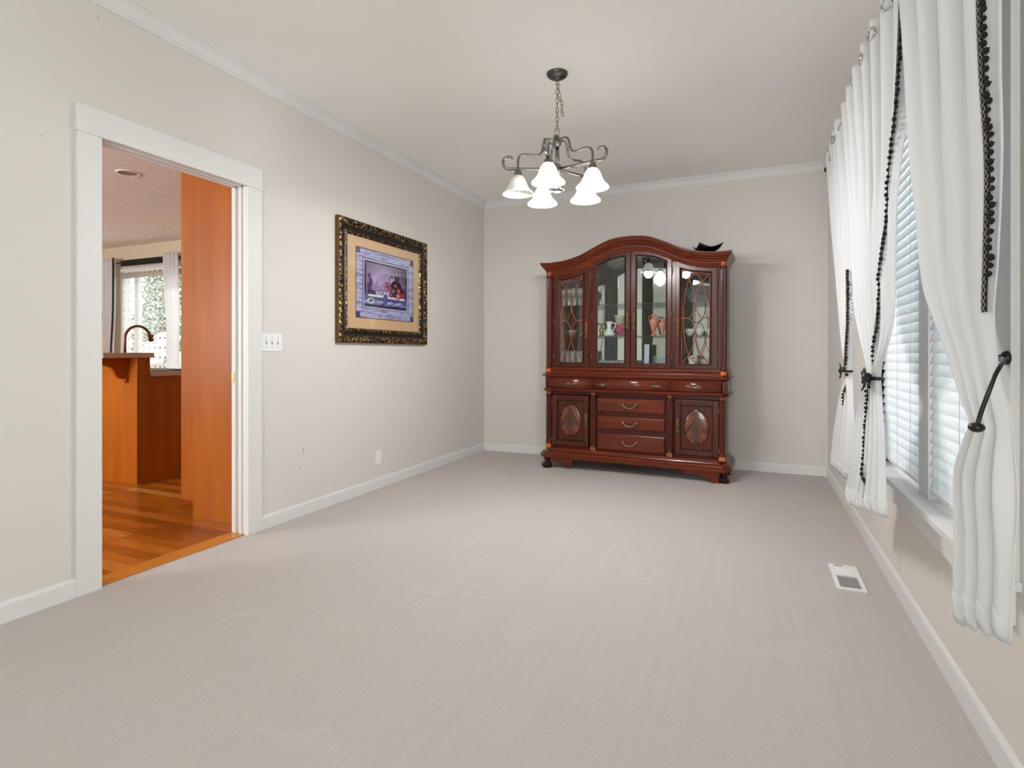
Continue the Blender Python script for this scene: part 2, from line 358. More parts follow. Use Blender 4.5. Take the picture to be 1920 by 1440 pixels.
# rear wall, with a made-up window behind the camera to let fill light in
RX0, RX1, RZ0, RZ1 = -.85, .50, .55, 2.35
mb = MB(); mb.box(XL, RX0, YR-.1, YR, 0, ZC); mb.box(RX1, XR, YR-.1, YR, 0, ZC); mb.box(RX0, RX1, YR-.1, YR, 0, RZ0); mb.box(RX0, RX1, YR-.1, YR, RZ1, ZC)
struct(mb, 'wall_rear', WALL)
w2 = thing('added_window_rear', None, None, ((RX0+RX1)/2, YR, 0), kind='structure')
mb = MB(); mb.box(RX0, RX1, YR-.06, YR+.02, RZ0-.05, RZ0+.004); mb.box(RX0, RX1, YR-.06, YR+.02, RZ1-.004, RZ1+.05)
for x in (RX0, -.175, RX1): mb.box(x-.03, x+.03, YR-.06, YR+.02, RZ0, RZ1)
mb.build('added_window_frame', TRIM, w2); MB().box(RX0, RX1, YR-.05, YR-.045, RZ0, RZ1).build('added_window_pane', PANE, w2)
w4 = thing('added_window_right', None, None, (XR, -1.4, 0), kind='structure')  # made-up window out of view, added so the right-hand fill lamp shines in
mb = MB()
for y in (-2.3, -1.4, -.5): mb.box(XR-.02, XR+.06, y-.03, y+.03, .5, 2.2)
mb.box(XR-.02, XR+.06, -2.3, -.5, .45, .504); mb.box(XR-.02, XR+.06, -2.3, -.5, 2.196, 2.25); mb.build('added_window_frame', TRIM, w4)
MB().box(XR+.05, XR+.055, -2.3, -.5, .5, 2.2).build('added_window_pane', PANE, w4)
# kitchen shell
PX0, PX1, PZ1 = -9.12, -7.55, 2.40
mb = MB(); mb.box(KX0, PX0, KY1, KY1+.12, 0, ZC); mb.box(PX1, XL-WT, KY1, KY1+.12, 0, ZC); mb.box(PX0, PX1, KY1, KY1+.12, PZ1, ZC)
KWALL = wall_mat('kitchen_beige_wall_paint', (216, 204, 180)); struct(mb, 'wall_kitchen_back', KWALL)
struct(MB().box(KX0-.1, KX0, KY0, KY1+.12, 0, ZC), 'wall_kitchen_left', KWALL)
mb = MB(); mb.box(KX0, -8, KY0-.1, KY0, 0, ZC); mb.box(-5.2, XL-WT, KY0-.1, KY0, 0, ZC); mb.box(-8, -5.2, KY0-.1, KY0, 0, .8); mb.box(-8, -5.2, KY0-.1, KY0, 2.4, ZC)
struct(mb, 'wall_kitchen_rear', KWALL)

# baseboards and crown
def base_profile(): return [(0, 0), (.013, 0), (.013, .07), (.009, .08), (0, .083)]
def run(mb, prof, axis, c, a0, a1, sgn, z0=0):
    """extrude a profile (projection, z) along 'y' at x=c or along 'x' at y=c"""
    if axis == 'y': mb.ringloft([[(c+sgn*p, a, z0+z) for p, z in prof] for a in (a0, a1)])
    else: mb.ringloft([[(a, c+sgn*p, z0+z) for p, z in prof] for a in (a0, a1)])
mb = MB(); run(mb, base_profile(), 'y', XL, YR, 1.496, 1); run(mb, base_profile(), 'y', XL, 2.503, YB, 1); struct(mb, 'baseboard_left', TRIM)
mb = MB(); run(mb, base_profile(), 'x', YB, XL, XR, -1); struct(mb, 'baseboard_back', TRIM)
mb = MB(); run(mb, base_profile(), 'y', XR, YR, YB, -1); struct(mb, 'baseboard_right', TRIM)
crown = [(0, -.078), (.007, -.078), (.010, -.068), (.018, -.060), (.022, -.045), (.034, -.024), (.044, -.016), (.046, -.008), (.054, -.006), (.054, 0), (0, 0)]
mb = MB(); run(mb, crown, 'y', XL, YR, YB, 1, ZC); struct(mb, 'trim_1', TRIM)
mb = MB(); run(mb, crown, 'x', YB, XL, XR, -1, ZC); struct(mb, 'trim_2', TRIM)
mb = MB(); run(mb, crown, 'y', XR, 4.35, YB, -1, ZC); struct(mb, 'trim_3', TRIM)

# doorway with casing, jamb grooves of the pocket door and brass strike
d1 = thing('door_1', None, None, (XL, 2.0, 0), kind='structure')
mb = MB(); mb.box(XL, XL+.019, 1.496, DY0, 0, 2.068, .002); mb.box(XL, XL+.019, DY1, 2.503, 0, 2.068, .002); mb.build('casing', TRIM, d1)
mb = MB(); mb.box(XL, XL+.022, 1.494, 2.505, 2.075, 2.192, .002); mb.box(XL, XL+.028, 1.486, 2.513, 2.066, 2.076, .002); mb.build('head_casing', TRIM, d1)
mb = MB()
for (y0, y1) in ((DY0-.012, DY0), (DY1, DY1+.012)):
    mb.box(XL-WT, XL-.075, y0, y1, 0, DZ); mb.box(XL-.045, XL+.002, y0, y1, 0, DZ)
s0 = .012
mb.box(XL-WT, XL-.075, DY0, DY1, DZ, DZ+.012); mb.box(XL-.045, XL+.002, DY0, DY1, DZ, DZ+.012)
mb.box(XL-.075, XL-.045, DY1+.005, DY1+.030, 0, DZ); mb.box(XL-.075, XL-.045, DY0-.02, DY0-.008, 0, DZ)
mb.box(XL-.075, XL-.045, DY0, DY1, DZ+.006, DZ+.03)
mb.box(XL-.043, XL-.030, DY1-.008, DY1, 0, DZ); mb.box(XL-.043, XL-.030, DY0, DY1, DZ-.008, DZ)
mb.box(XL-.092, XL-.079, DY1-.008, DY1, 0, DZ); mb.box(XL-.092, XL-.079, DY0, DY1, DZ-.008, DZ)
mb.build('jamb', TRIM, d1)
sp = MB().box(XL-.108, XL-.085, DY1-.010, DY1-.0075, .905, .965, .001); sp.build('strike_plate', BRASS, d1)
mb = MB(); mb.box(XL-.121, XL-.012, DY0, DY1, 0, .006, .002); mb.build('threshold', mat('oak_threshold', (196, 122, 40), .3), d1)

# the twin window
wd = thing('window_1', None, None, (XR, 2.85, 0), kind='structure')
CX = XR-.019
mb = MB(); mb.box(CX, XR, WY0-.122, WY0-.035, WZ0, WZ1, .002); mb.box(CX+.006, XR, WY0-.035, WY0, WZ0, WZ1, .002); mb.box(CX, XR, WY1, WY1+.10, WZ0, WZ1, .002)
mb.box(CX-.003, XR, WY0-.11, WY1+.11, WZ1, WZ1+.11, .002); mb.build('casing', TRIM, wd)
MB().box(XR+.012, XR+.10, 2.575, 2.705, WZ0, WZ1, .003).build('mullion', TRIM, wd)
MB().box(XR-.052, XR+.11, WY0-.13, WY1+.13, WZ0-.022, WZ0+.003, .005).build('sill', TRIM, wd)
MB().box(CX, XR, WY0-.10, WY1+.10, WZ0-.115, WZ0-.022, .002).build('apron', TRIM, wd)
mb = MB()
for y in (WY0, 2.765-.0, 2.935, WY1):
    pass
for (y0, y1) in ((WY0, 2.575), (2.705, WY1)):
    mb.box(XR+.07, XR+.11, y0, y0+.045, WZ0, WZ1); mb.box(XR+.07, XR+.11, y1-.045, y1, WZ0, WZ1)
    mb.box(XR+.07, XR+.11, y0, y1, WZ0, WZ0+.05); mb.box(XR+.07, XR+.11, y0, y1, WZ1-.05, WZ1)
mb.box(XR+.0, XR+.119, WY0-.004, WY0, WZ0, WZ1); mb.box(XR, XR+.119, WY1, WY1+.004, WZ0, WZ1)
mb.build('sash', TRIM, wd)
for (y0, y1) in ((WY0, 2.575), (2.705, WY1)): MB().box(XR+.088, XR+.092, y0+.04, y1-.04, WZ0+.04, WZ1-.04).build('pane', PANE, wd)

def blind(y0, y1, label):
    t = thing('window_blind', label, 'blind', (XR+.045, (y0+y1)/2, WZ1-.05), group='horizontal blinds in the twin window')
    MB().box(XR+.004, XR+.050, y0, y1, WZ1-.055, WZ1-.004, .003).build('head_rail', WPLAST, t)
    mb = MB(); z = WZ0+.075; k = 0
    while z < WZ1-.075:
        ring = []; wv = .026; th = math.radians(72)
        pts = [(-wv, 0), (-wv*.5, .0022), (0, .003), (wv*.5, .0022), (wv, 0)]
        poly = [(u, h) for u, h in pts]+[(u, h-.0022) for u, h in reversed(pts)]
        rot = [(XR+.024+u*math.cos(th)-h*math.sin(th), z+u*math.sin(th)+h*math.cos(th)) for u, h in poly]
        mb.ringloft([[(x, y, zz) for x, zz in rot] for y in (y0+.002, y1-.002)], smooth=False)
        z += .0425; k += 1
    mb.build('slats', SLAT, t)
    MB().box(XR+.014, XR+.038, y0+.003, y1-.003, WZ0+.030, WZ0+.048, .003).build('bottom_rail', WPLAST, t)
    mb = MB()
    for y in (y0+.12, (y0+y1)/2, y1-.12): mb.tube([(XR+.011, y, WZ0+.04), (XR+.011, y, WZ1-.05)], .0012, 5)
    mb.build('ladder_cord', WPLAST, t)
blind(WY0+.006, 2.569, 'white slatted blind in the nearer window half, behind the knob-held curtain')
blind(2.711, WY1-.006, 'white slatted blind in the farther window half, beyond the white mullion')

# ---------------------------------------------------------------- curtains
def curtain(name, label, rows, folds, seed, hem_dz=0, trim_side=1, trim_path=None, pom_side=1, grom_z=2.325, loc=None, pom_z=None):
    """rows: z, y_far, y_near, x_mean, amplitude ; u 0 = far edge, 1 = near edge"""
    rnd = random.Random(seed)
    rs = sorted(rows); f = [[(r[0], r[i]) for r in rs] for i in (1, 2, 3, 4)]
    z0, z1 = rs[0][0], rs[-1][0]; ph = rnd.uniform(0, 6)
    def P(u, z, off=0.0):
        yf, yn, xm, am = (interp(q, z) for q in f)
        s = (z-z0)/(z1-z0)
        w_ = 2*PI*(folds+.5)*u+.0
        x = xm-am*math.cos(w_)*(1-.25*math.sin(3.1*u+ph)) - am*.25*math.cos(2.3*w_+ph+2*(1-s))*(1-s)**.5
        y = yf+(yn-yf)*(u+.25/folds/2*math.sin(w_*1.0+1.2)*(1-abs(2*u-1)))
        s_top = max(0, min(1, (z-1.9)/.4))
        zz = z + (hem_dz*(.5-u) + .012*math.cos(w_+1))*max(0, 1-(z-z0)/.25)
        return Vector((x-off, y, zz))
    t = thing(name, label, 'curtain', loc or (rs[-1][3], (rs[-1][1]+rs[-1][2])/2, z1), group='white curtains on the dining room window')
    nu = folds*18; nz = 90
    mb = MB(); mb.grid(lambda a, b: P(a, z0+(z1-z0)*b), nu, nz); mb.build('panel', CURT, t, solid=.0022, recalc=False)
    mb = MB(); mb.grid(lambda a, b: P(a, z0+.001+.055*b, .0022), nu, 3); part_label(mb.build('hem', CURT, t, solid=.002, recalc=False), 'stitched bottom hem')
    # grommets in the heading
    for k in range(folds*2):
        u = (k+.5)/(folds*2); c = P(u, grom_z); a = P(u+.01, grom_z)-P(u-.01, grom_z); a.normalize()
        nrm = Vector((a.y, -a.x, 0)); pts = [c+a*math.cos(q)*.021+Vector((0, 0, 1))*math.sin(q)*.021 for q in [2*PI*i/16 for i in range(16)]]
        MB().tube(pts, .0045, 6, closed=True).build('grommet', CHROME, t)
    if trim_path:
        tp = sorted(trim_path); zt0, zt1 = tp[0][0], tp[-1][0]; n = int((zt1-zt0)/.012)
        hw = .0078
        def T(z, du): # point on the cloth du metres from the trim centre, pushed to the room side
            u = interp(tp, z); c = P(u, z, 0); e = .004
            a = P(min(u+e, 1), z)-P(max(u-e, 0), z); l = a.length or 1; a = a/l
            a = (a+Vector((0, -1, 0))*.8).normalized(); nrm = Vector((-.86, -.5, 0))
            return c+a*du+nrm*.007, nrm, a
        mb = MB(); mb.grid(lambda a, b: T(zt0+(zt1-zt0)*b, (a-.5)*2*hw)[0], 4, n)
        tr = mb.build('braid_trim', BLACKC, t, solid=.002, recalc=False)
        part_label(tr, 'black and tan braided trim')
        st = MB(); pitch = .016; m = int((zt1-zt0)/pitch)
        for sgn in (-1, 1):
            pts = []
            for i in range(m+1):
                c, nrm, a = T(zt0+i*pitch, hw*.72*(1 if i % 2 else -1)*sgn); pts.append(c+nrm*.0022)
            st.tube(pts, .0012, 4)
        st.build('stitching', TANC, tr)
        # pom-poms hanging off one side of the braid
        proto = None; zz = zt1-.012; cnt = 0
        pz = pom_z or (zt0, zt1)
        while zz > pz[0]+.004 and cnt < 99:
            if zz < pz[1]:
                c, nrm, a = T(zz, pom_side*(hw+.0085)); c = c+nrm*.004+Vector((rnd.uniform(-.002, .002), rnd.uniform(-.004, .004), rnd.uniform(-.003, .003)))
                if proto is None:
                    pm = MB(); pm.sphere((0, 0, 0), .0063, 9, 6, (1, 1, 1.12)); pm.tube([(0, 0, .003), (0, -pom_side*.007, .005)], .0012, 5)
                    o = pm.build('pompom', BLACKC, tr, (0, 0, 0)); proto = o
                else: o = proto.copy(); S.collection.objects.link(o); o.parent = tr
                o.location = c-Vector(tr['_w']); o.rotation_euler = (rnd.uniform(-.5, .5), rnd.uniform(-.5, .5), rnd.uniform(0, 6)); o.scale = [rnd.uniform(.85, 1.15)]*3
                cnt += 1
            zz -= .0180
    return P
# farthest curtain
curtain('curtain', 'farthest narrow white curtain, beside the back corner, tied with a small black clip',
    [(2.385, 4.16, 3.50, .455, .034), (1.97, 4.04, 3.42, .455, .020), (1.60, 3.86, 3.38, .455, .014), (1.27, 3.68, 3.33, .455, .012), (1.10, 3.57, 3.36, .455, .012),
     (.99, 3.46, 3.37, .455, .010), (.94, 3.50, 3.36, .455, .012), (.87, 3.60, 3.29, .452, .008), (.69, 3.78, 3.25, .448, .011), (.46, 3.95, 3.30, .445, .012), (.41, 3.97, 3.36, .445, .012)],
    3, 3, -.04, 1, [(1.52, .93), (1.34, .92), (1.14, .90), (1.02, .85), (.94, .70), (.86, .55), (.80, .50)], 1)
curtain('curtain', 'middle white curtain with long black pompom trim, gathered by a black butterfly clip',
    [(2.385, 3.36, 2.10, .455, .034), (2.0, 3.26, 2.15, .452, .022), (1.7, 3.22, 2.24, .446, .007), (1.5, 3.17, 2.28, .444, .004), (1.28, 3.08, 2.29, .444, .004), (1.20, 3.00, 2.31, .444, .004),
     (1.11, 2.88, 2.40, .444, .005), (1.04, 2.77, 2.51, .444, .007), (.985, 2.70, 2.56, .445, .010), (.95, 2.73, 2.55, .444, .011), (.88, 2.85, 2.49, .440, .008), (.78, 2.95, 2.43, .436, .008),
     (.60, 3.02, 2.38, .430, .009), (.48, 3.12, 2.34, .425, .011), (.435, 3.10, 2.33, .425, .011)],
    6, 5, -.15, 1, [(2.36, .955), (2.0, .95), (1.84, .94), (1.6, .86), (1.4, .76), (1.24, .66), (1.10, .60), (1.0, .52), (.96, .48), (.86, .44), (.70, .42), (.58, .47), (.52, .53), (.475, .58)], 1, pom_z=(.47, 2.23))
curtain('curtain', 'nearest white curtain, widest one, swept aside over a black knobbed holdback',
    [(2.385, 2.14, 1.46, .445, .032), (2.03, 2.12, 1.46, .450, .018), (1.68, 2.09, 1.46, .455, .012), (1.50, 2.05, 1.46, .460, .010), (1.28, 2.00, 1.49, .465, .008), (1.17, 1.91, 1.52, .470, .006), (1.10, 1.84, 1.52, .474, .005),
     (1.02, 1.76, 1.49, .474, .005), (.96, 1.66, 1.43, .466, .008), (.92, 1.60, 1.41, .463, .008), (.88, 1.62, 1.40, .460, .010), (.80, 1.66, 1.38, .455, .013), (.66, 1.66, 1.36, .450, .007), (.54, 1.66, 1.36, .448, .006), (.485, 1.65, 1.365, .448, .006)],
    3, 9, -.09, 1, [(2.36, .925), (1.76, .93), (1.60, .935), (1.45, .94), (1.32, .94), (1.26, .94), (1.17, .94)], 1, pom_z=(1.24, 2.2))
# rod
rd = thing('curtain_rod', 'dark curtain rod running through the grommets above the twin window', 'curtain rod', (.47, 2.8, 2.325))
MB().tube([(.458, 1.36, 2.325), (.458, 4.30, 2.325)], .011, 12).build('rod', NAVY, rd)
for y in (1.345, 4.315): MB().sphere((.458, y, 2.325), .022).build('finial', NAVY, rd)
for y in (1.44, 4.22):
    mb = MB(); mb.tube([(.458, y, 2.318), (XR-.004, y, 2.318)], .006, 8); mb.lathe([(.022, 0), (.022, .006), (.012, .01)], (XR, y, 2.318), 14, M=Matrix.Rotation(-PI/2, 3, 'Y')); mb.build('bracket', NAVY, rd)

# tieback clips
def petals(mb, c, n, l, wdt, ang0, tilt=.25):
    for k in range(n):
        a = ang0+2*PI*k/n; d = Vector((0, math.cos(a), math.sin(a))); s = Vector((0, -math.sin(a), math.cos(a)))
        rings = []
        for i in range(7):
            q = i/6; w2 = wdt*math.sin(PI*min(q*.9+.08, 1))**.8; cc = Vector(c)+d*l*q+Vector((-tilt*l*q, 0, 0))
            rings.append([cc+s*w2+Vector((0, 0, 0)), cc+Vector((-.004, 0, 0)), cc-s*w2, cc+Vector((.003, 0, 0))])
        mb.ringloft(rings, smooth=True)
ck = thing('curtain_tieback_clip', 'small black flower clip round the farthest curtain', 'curtain clip', (.43, 3.41, .985))
mb = MB(); petals(mb, (.428, 3.40, .985), 4, .040, .020, 0); mb.build('flower', NAVY, ck)
MB().tube([(.455+.020*math.cos(q), 3.415+.055*math.sin(q), .985) for q in [2*PI*i/24 for i in range(24)]], .006, 8, closed=True).build('band', NAVY, ck)
ck = thing('curtain_tieback_clip', 'large black butterfly clip round the middle curtain', 'curtain clip', (.41, 2.64, .98))
mb = MB(); c = (.414, 2.60, .982)
for a, l, w_ in ((2.75, .060, .028), (3.6, .062, .032), (.35, .050, .026), (-.5, .045, .024), (1.45, .040, .020), (-1.2, .058, .016)):
    petals(mb, c, 1, l, w_, a)
mb.sphere(c, .020); mb.build('butterfly', NAVY, ck)
MB().tube([(.444+.021*math.cos(q), 2.630+.074*math.sin(q), .98) for q in [2*PI*i/24 for i in range(24)]], .007, 8, closed=True).build('band', NAVY, ck)
# holdback
hb = thing('curtain_holdback', 'black curved metal holdback with round knob, fixed beside the window', 'curtain holdback', (XR, 1.79, 1.068))
MB().lathe([(.016, 0), (.018, .005), (.015, .012), (.008, .016), (.006, .045)], (CX, 1.748, 1.068), 20, M=Matrix.Rotation(-PI/2, 3, 'Y')).build('rosette', BLACK, hb)
arm = spline([(.550, 1.748, 1.068), (.540, 1.70, 1.068), (.525, 1.625, 1.067), (.500, 1.540, 1.066), (.470, 1.462, 1.056), (.452, 1.436, 1.035), (.440, 1.428, 1.004), (.430, 1.432, .966), (.424, 1.434, .940), (.421, 1.432, .930)], 6)
MB().tube(arm, .0042, 10).build('arm', BLACK, hb)
MB().sphere((.418, 1.424, .928), .0145, 16, 10, (1, 1.1, .72)).build('knob', BLACK, hb)

# ---------------------------------------------------------------- picture on the left wall
PY0, PY1, PZ0, PZ1_ = 3.166, 4.345, 1.155, 2.073
pic = thing('framed_picture', 'ornate dark gold framed still life print with wide tan mat', 'picture', (XL, (PY0+PY1)/2, PZ0))
GOLD = mat('distressed_black_gold_leaf', (70, 50, 26), .38, .55)
gn = noise(GOLD, coords(GOLD, (1, 1, 1)), 55, 4, .7); L(GOLD, ramp(GOLD, gn, [(.44, (16, 10, 7)), (.53, (74, 50, 26)), (.63, (200, 164, 108))]), bsdf(GOLD).inputs['Base Color'])
GOLDE = mat('antique_gold_frame_edge', (104, 76, 34), .45, .5)
DKF = mat('dark_brown_frame_wood', (22, 14, 10), .4)
def frame_ring(mb, prof, bumps=0, step=.0):
    """prof: list of (inset, height off the wall); runs round the picture"""
    corners = lambda i: [(PY0+i, PZ0+i), (PY1-i, PZ0+i), (PY1-i, PZ1_-i), (PY0+i, PZ1_-i)]
    nper = [int((PY1-PY0)/.0075), int((PZ1_-PZ0)/.0075)] if bumps else [1, 1]
    rings = []
    for ki, (i, h) in enumerate(prof):
        c = corners(i); ring = []
        for e in range(4):
            a, b = c[e], c[(e+1) % 4]; n = nper[e % 2]; ln = math.hypot(b[0]-a[0], b[1]-a[1])
            for q in range(n):
                t = q/n; hh = h
                if bumps and 0 < ki < len(prof)-1:
                    s_ = t*ln/.045; hh += bumps*(math.sin(2*PI*s_+ki*1.1)*.6+math.sin(4*PI*s_-ki*1.7)*.4)
                ring.append((XL+.004+hh, a[0]+(b[0]-a[0])*t, a[1]+(b[1]-a[1])*t))
        rings.append(ring)
    mb.ringloft(rings, True, False, bool(bumps))
mb = MB(); frame_ring(mb, [(0, 0), (0, .028), (.004, .032)]); mb.build('frame_edge', GOLDE, pic)
mb = MB(); frame_ring(mb, [(.003, .030), (.012, .036), (.022, .040), (.032, .038), (.042, .032), (.052, .026)], .0055); part_label(mb.build('carved_frame', GOLD, pic), 'carved leaf border of the frame')
mb = MB(); frame_ring(mb, [(.050, .026), (.062, .018), (.078, .016), (.088, .020)]); mb.build('frame_cove', DKF, pic)
mb = MB(); frame_ring(mb, [(.086, .018), (.092, .025), (.100, .025), (.106, .018), (.112, .012)], .0018); mb.build('inner_frame_bead', GOLD, pic)
MATB = mat('tan_mat_board', (250, 200, 158), .8)
MB().box(XL+.006, XL+.014, PY0+.10, PY1-.10, PZ0+.10, PZ1_-.10).build('mat_board', MATB, pic)
AY0, AY1, AZ0, AZ1 = 3.382, 4.142, 1.355, 1.882
mb = MB(); mb.box(XL+.0138, XL+.0150, AY0-.007, AY1+.007, AZ0-.007, AZ1+.007); mb.build('inner_mat_edge', mat('brown_inner_mat', (120, 74, 48), .7), pic)
NU, NV = 190, 132
def art(u, v, rnd):   # u left-right, v bottom-top ; returns sRGB colour of the print
    nz = lambda a, b, p=0: math.sin(a*u+3*math.sin(b*v+p)+p)*math.cos(b*v+2*math.sin(a*u*.7)+p*2)
    def mixc(a, b, t): t = max(0, min(1, t)); return [a[i]+(b[i]-a[i])*t for i in range(3)]
    bl, br_, bb, bt = .125, .875, .165, .845
    if not (bl < u < br_ and bb < v < bt):
        e = min(u, 1-u, v, 1-v); c = mixc([168, 164, 204], [112, 100, 158], .5+.5*nz(22, 31, 1))
        c = mixc(c, [210, 208, 232], .35+.35*nz(9, 47, 2)); d = max(bl-u, u-br_, bb-v, v-bt)
        if d < .014: c = [206, 200, 222]
        elif d < .035: c = mixc(c, [92, 78, 132], .7)
        if (u < .06 or u > .94) and (v < .08 or v > .92): c = mixc(c, [52, 34, 84], .75)
        return c
    x = (u-bl)/(br_-bl); y = (v-bb)/(bt-bb)
    r = math.hypot((x-.42)/.62, (y-.62)/.58); c = mixc([188, 168, 196], [36, 18, 58], (r-.35)/.75)
    c = mixc(c, [140, 112, 160], .25+.25*nz(11, 9, 4))
    if x < .03 or x > .97 or y < .03 or y > .97: c = mixc(c, [14, 6, 22], .8)
    if y < .27:     # table edge and cloth
        c = mixc([70, 62, 118], [186, 188, 220], .5+.5*nz(20, 30, 3)) if y < .15 else mixc([60, 54, 104], [110, 100, 160], .5+.5*nz(30, 10))
        if .235 < y < .27 and .08 < x < .94: c = [224, 220, 238]
        if y < .06: c = mixc(c, [22, 12, 44], .7)
    def ell(cx, cy, rx, ry): return math.hypot((x-cx)/rx, (y-cy)/ry)
    if .06 < x < .18 and .28 < y < .72 and abs(x-.12-.02*math.sin(y*25)) < .045+.015*math.sin(y*17): c = mixc([64, 42, 92], [108, 78, 138], .5+.5*nz(40, 20))
    if .07 < x < .24 and .27 < y < .36: c = [50, 36, 74]
    # jug
    if ell(.73, .52, .13, .15) < 1: c = mixc([26, 12, 26], [196, 120, 150], 1-ell(.71, .55, .07, .07))
    if abs(x-.75) < .045+.05*max(0, (y-.66))*3 and .62 < y < .75: c = [24, 12, 24] if abs(x-.75) > .012 else [120, 80, 110]
    e = ell(.62, .64, .058, .11)
    if .8 < e < 1.06 and x < .66: c = [34, 18, 30]
    if .66 < x < .95 and .74 < y < .92 and nz(46, 38, 2) > .55: c = [84, 54, 100]
    # grapes, fruit
    for (cx, cy, rr, col) in ((.50, .55, .052, (178, 70, 100)), (.58, .47, .048, (186, 60, 84)), (.50, .44, .045, (196, 92, 120)), (.66, .42, .055, (84, 100, 120)), (.79, .44, .055, (206, 72, 96)), (.88, .45, .05, (40, 16, 30)),
                              (.60, .33, .052, (190, 48, 72)), (.70, .33, .05, (58, 34, 60)), (.78, .32, .062, (226, 110, 126)), (.88, .34, .052, (176, 34, 60))):
        e = ell(cx, cy, rr, rr*1.25)
        if e < 1: c = mixc([min(255, k*1.35+25) for k in col], [k*.5 for k in col], e)
    for (cx, cy) in GR:
        e = ell(cx, cy, .024, .032)
        if e < 1: c = mixc([228, 206, 226], [96, 62, 118], e)
    if .26 < x < .56 and .27 < y < .36 and nz(55, 40, 5) > .1: c = [196, 196, 220]
    if ell(.47, .2, .06, .11) < 1: c = [96, 84, 146]
    if .7 < ell(.14, .14, .075, .05) < 1.05: c = [210, 208, 228]
    return c
rr_ = random.Random(4); GR = [(.22+rr_.random()*.26, .34+rr_.random()*.22) for _ in range(26)]
vs_ = []; cols = []
for j in range(NV+1):
    for i in range(NU+1):
        vs_.append((XL+.0152, AY0+(AY1-AY0)*i/NU, AZ0+(AZ1-AZ0)*j/NV)); cols.append((*lin([max(0, min(255, (q-110)*1.2+128)) for q in art(i/NU, j/NV, rr_)]), 1))
mb = MB(); mb.v = vs_; mb.f = [(j*(NU+1)+i, j*(NU+1)+i+1, (j+1)*(NU+1)+i+1, (j+1)*(NU+1)+i) for j in range(NV) for i in range(NU)]; mb.sm = [False]*len(mb.f)
PRINT = mat('purple_still_life_print', (150, 140, 180), .6)
po = mb.build('art_print', PRINT, pic); part_label(po, 'purple still life print of a jug and fruit inside a painted border')
ca = po.data.color_attributes.new('Col', 'FLOAT_COLOR', 'POINT'); ca.data.foreach_set('color', [x for c in cols for x in c])
at = N(PRINT, 'ShaderNodeVertexColor', layer_name='Col'); L(PRINT, at.outputs[0], bsdf(PRINT).inputs['Base Color'])
MB().box(XL+.0165, XL+.0180, PY0+.10, PY1-.10, PZ0+.10, PZ1_-.10).build('glass', PANE, pic)

# ---------------------------------------------------------------- switch plate, outlet, floor vent
sw = thing('light_switch_plate', 'white triple light switch plate beside the doorway', 'light switch', (XL, 2.59, 1.147))
MB().box(XL, XL+.006, 2.510, 2.674, 1.090, 1.204, .003).build('plate', WPLAST, sw)
for i in range(3):
    y = 2.546+i*.046
    MB().box(XL+.004, XL+.0068, y-.006, y+.006, 1.134, 1.162).build('switch_slot', GREYS, sw)
    MB().box(XL+.004, XL+.017, y-.0045, y+.0045, 1.147, 1.159, .0015, Euler((0, -.35, 0))).build('toggle', WPLAST, sw)
    for z in (1.177, 1.117): MB().lathe([(.0035, 0), (.0035, .0012)], (XL+.006, y, z), 10, M=Matrix.Rotation(PI/2, 3, 'Y')).build('screw', GREYS, sw)
ot = thing('wall_outlet', 'white duplex outlet low on the left wall', 'outlet', (XL, 3.668, .245))
MB().box(XL, XL+.006, 3.633, 3.703, .188, .302, .003).build('plate', WPLAST, ot)
for z in (.225, .265):
    o = MB().lathe([(.016, 0), (.016, .002)], (XL+.0055, 3.668, z), 16, M=Matrix.Rotation(PI/2, 3, 'Y')).build('receptacle', WPLAST, ot)
    mb = MB()
    for dy in (-.006, .006): mb.box(XL+.007, XL+.0082, 3.668+dy-.001, 3.668+dy+.001, z-.002, z+.006)
    mb.build('slot', GREYS, o)
VX0, VX1, VY0, VY1 = .348, .470, 2.935, 3.255
vt = thing('floor_vent', 'white metal floor register in the carpet by the window wall', 'vent', ((VX0+VX1)/2, (VY0+VY1)/2, 0))
mb = MB(); mb.box(VX0, VX1, VY0, VY0+.016, 0, .008); mb.box(VX0, VX1, VY0+.165, VY1, 0, .008); mb.box(VX0, VX0+.018, VY0+.016, VY0+.165, 0, .008); mb.box(VX1-.018, VX1, VY0+.016, VY0+.165, 0, .008); mb.build('frame', WPLAST, vt)
MB().box(VX0+.015, VX1-.015, VY0+.012, VY0+.168, .0008, .0018).build('duct_opening', DARKHOLE, vt)
for i in range(11):
    y = VY0+.022+i*.0131; MB().box(VX0+.016, VX1-.016, y, y+.0045, .0020, .0036).build('louvre', WPLAST if False else mat('louvre_grey', (190, 190, 188), .5) if i == 0 else bpy.data.materials['louvre_grey'], vt)
MB().box(VX0+.022, VX0+.062, VY1-.024, VY1-.016, .0075, .0088).build('lever_slot', DARKHOLE, vt)
mb = MB()
for i in range(7): y = VY0+.185+i*.012; mb.box(VX0+.03, VX1-.03, y, y+.005, .0075, .0088)
mb.build('closed_ribs', WPLAST, vt)

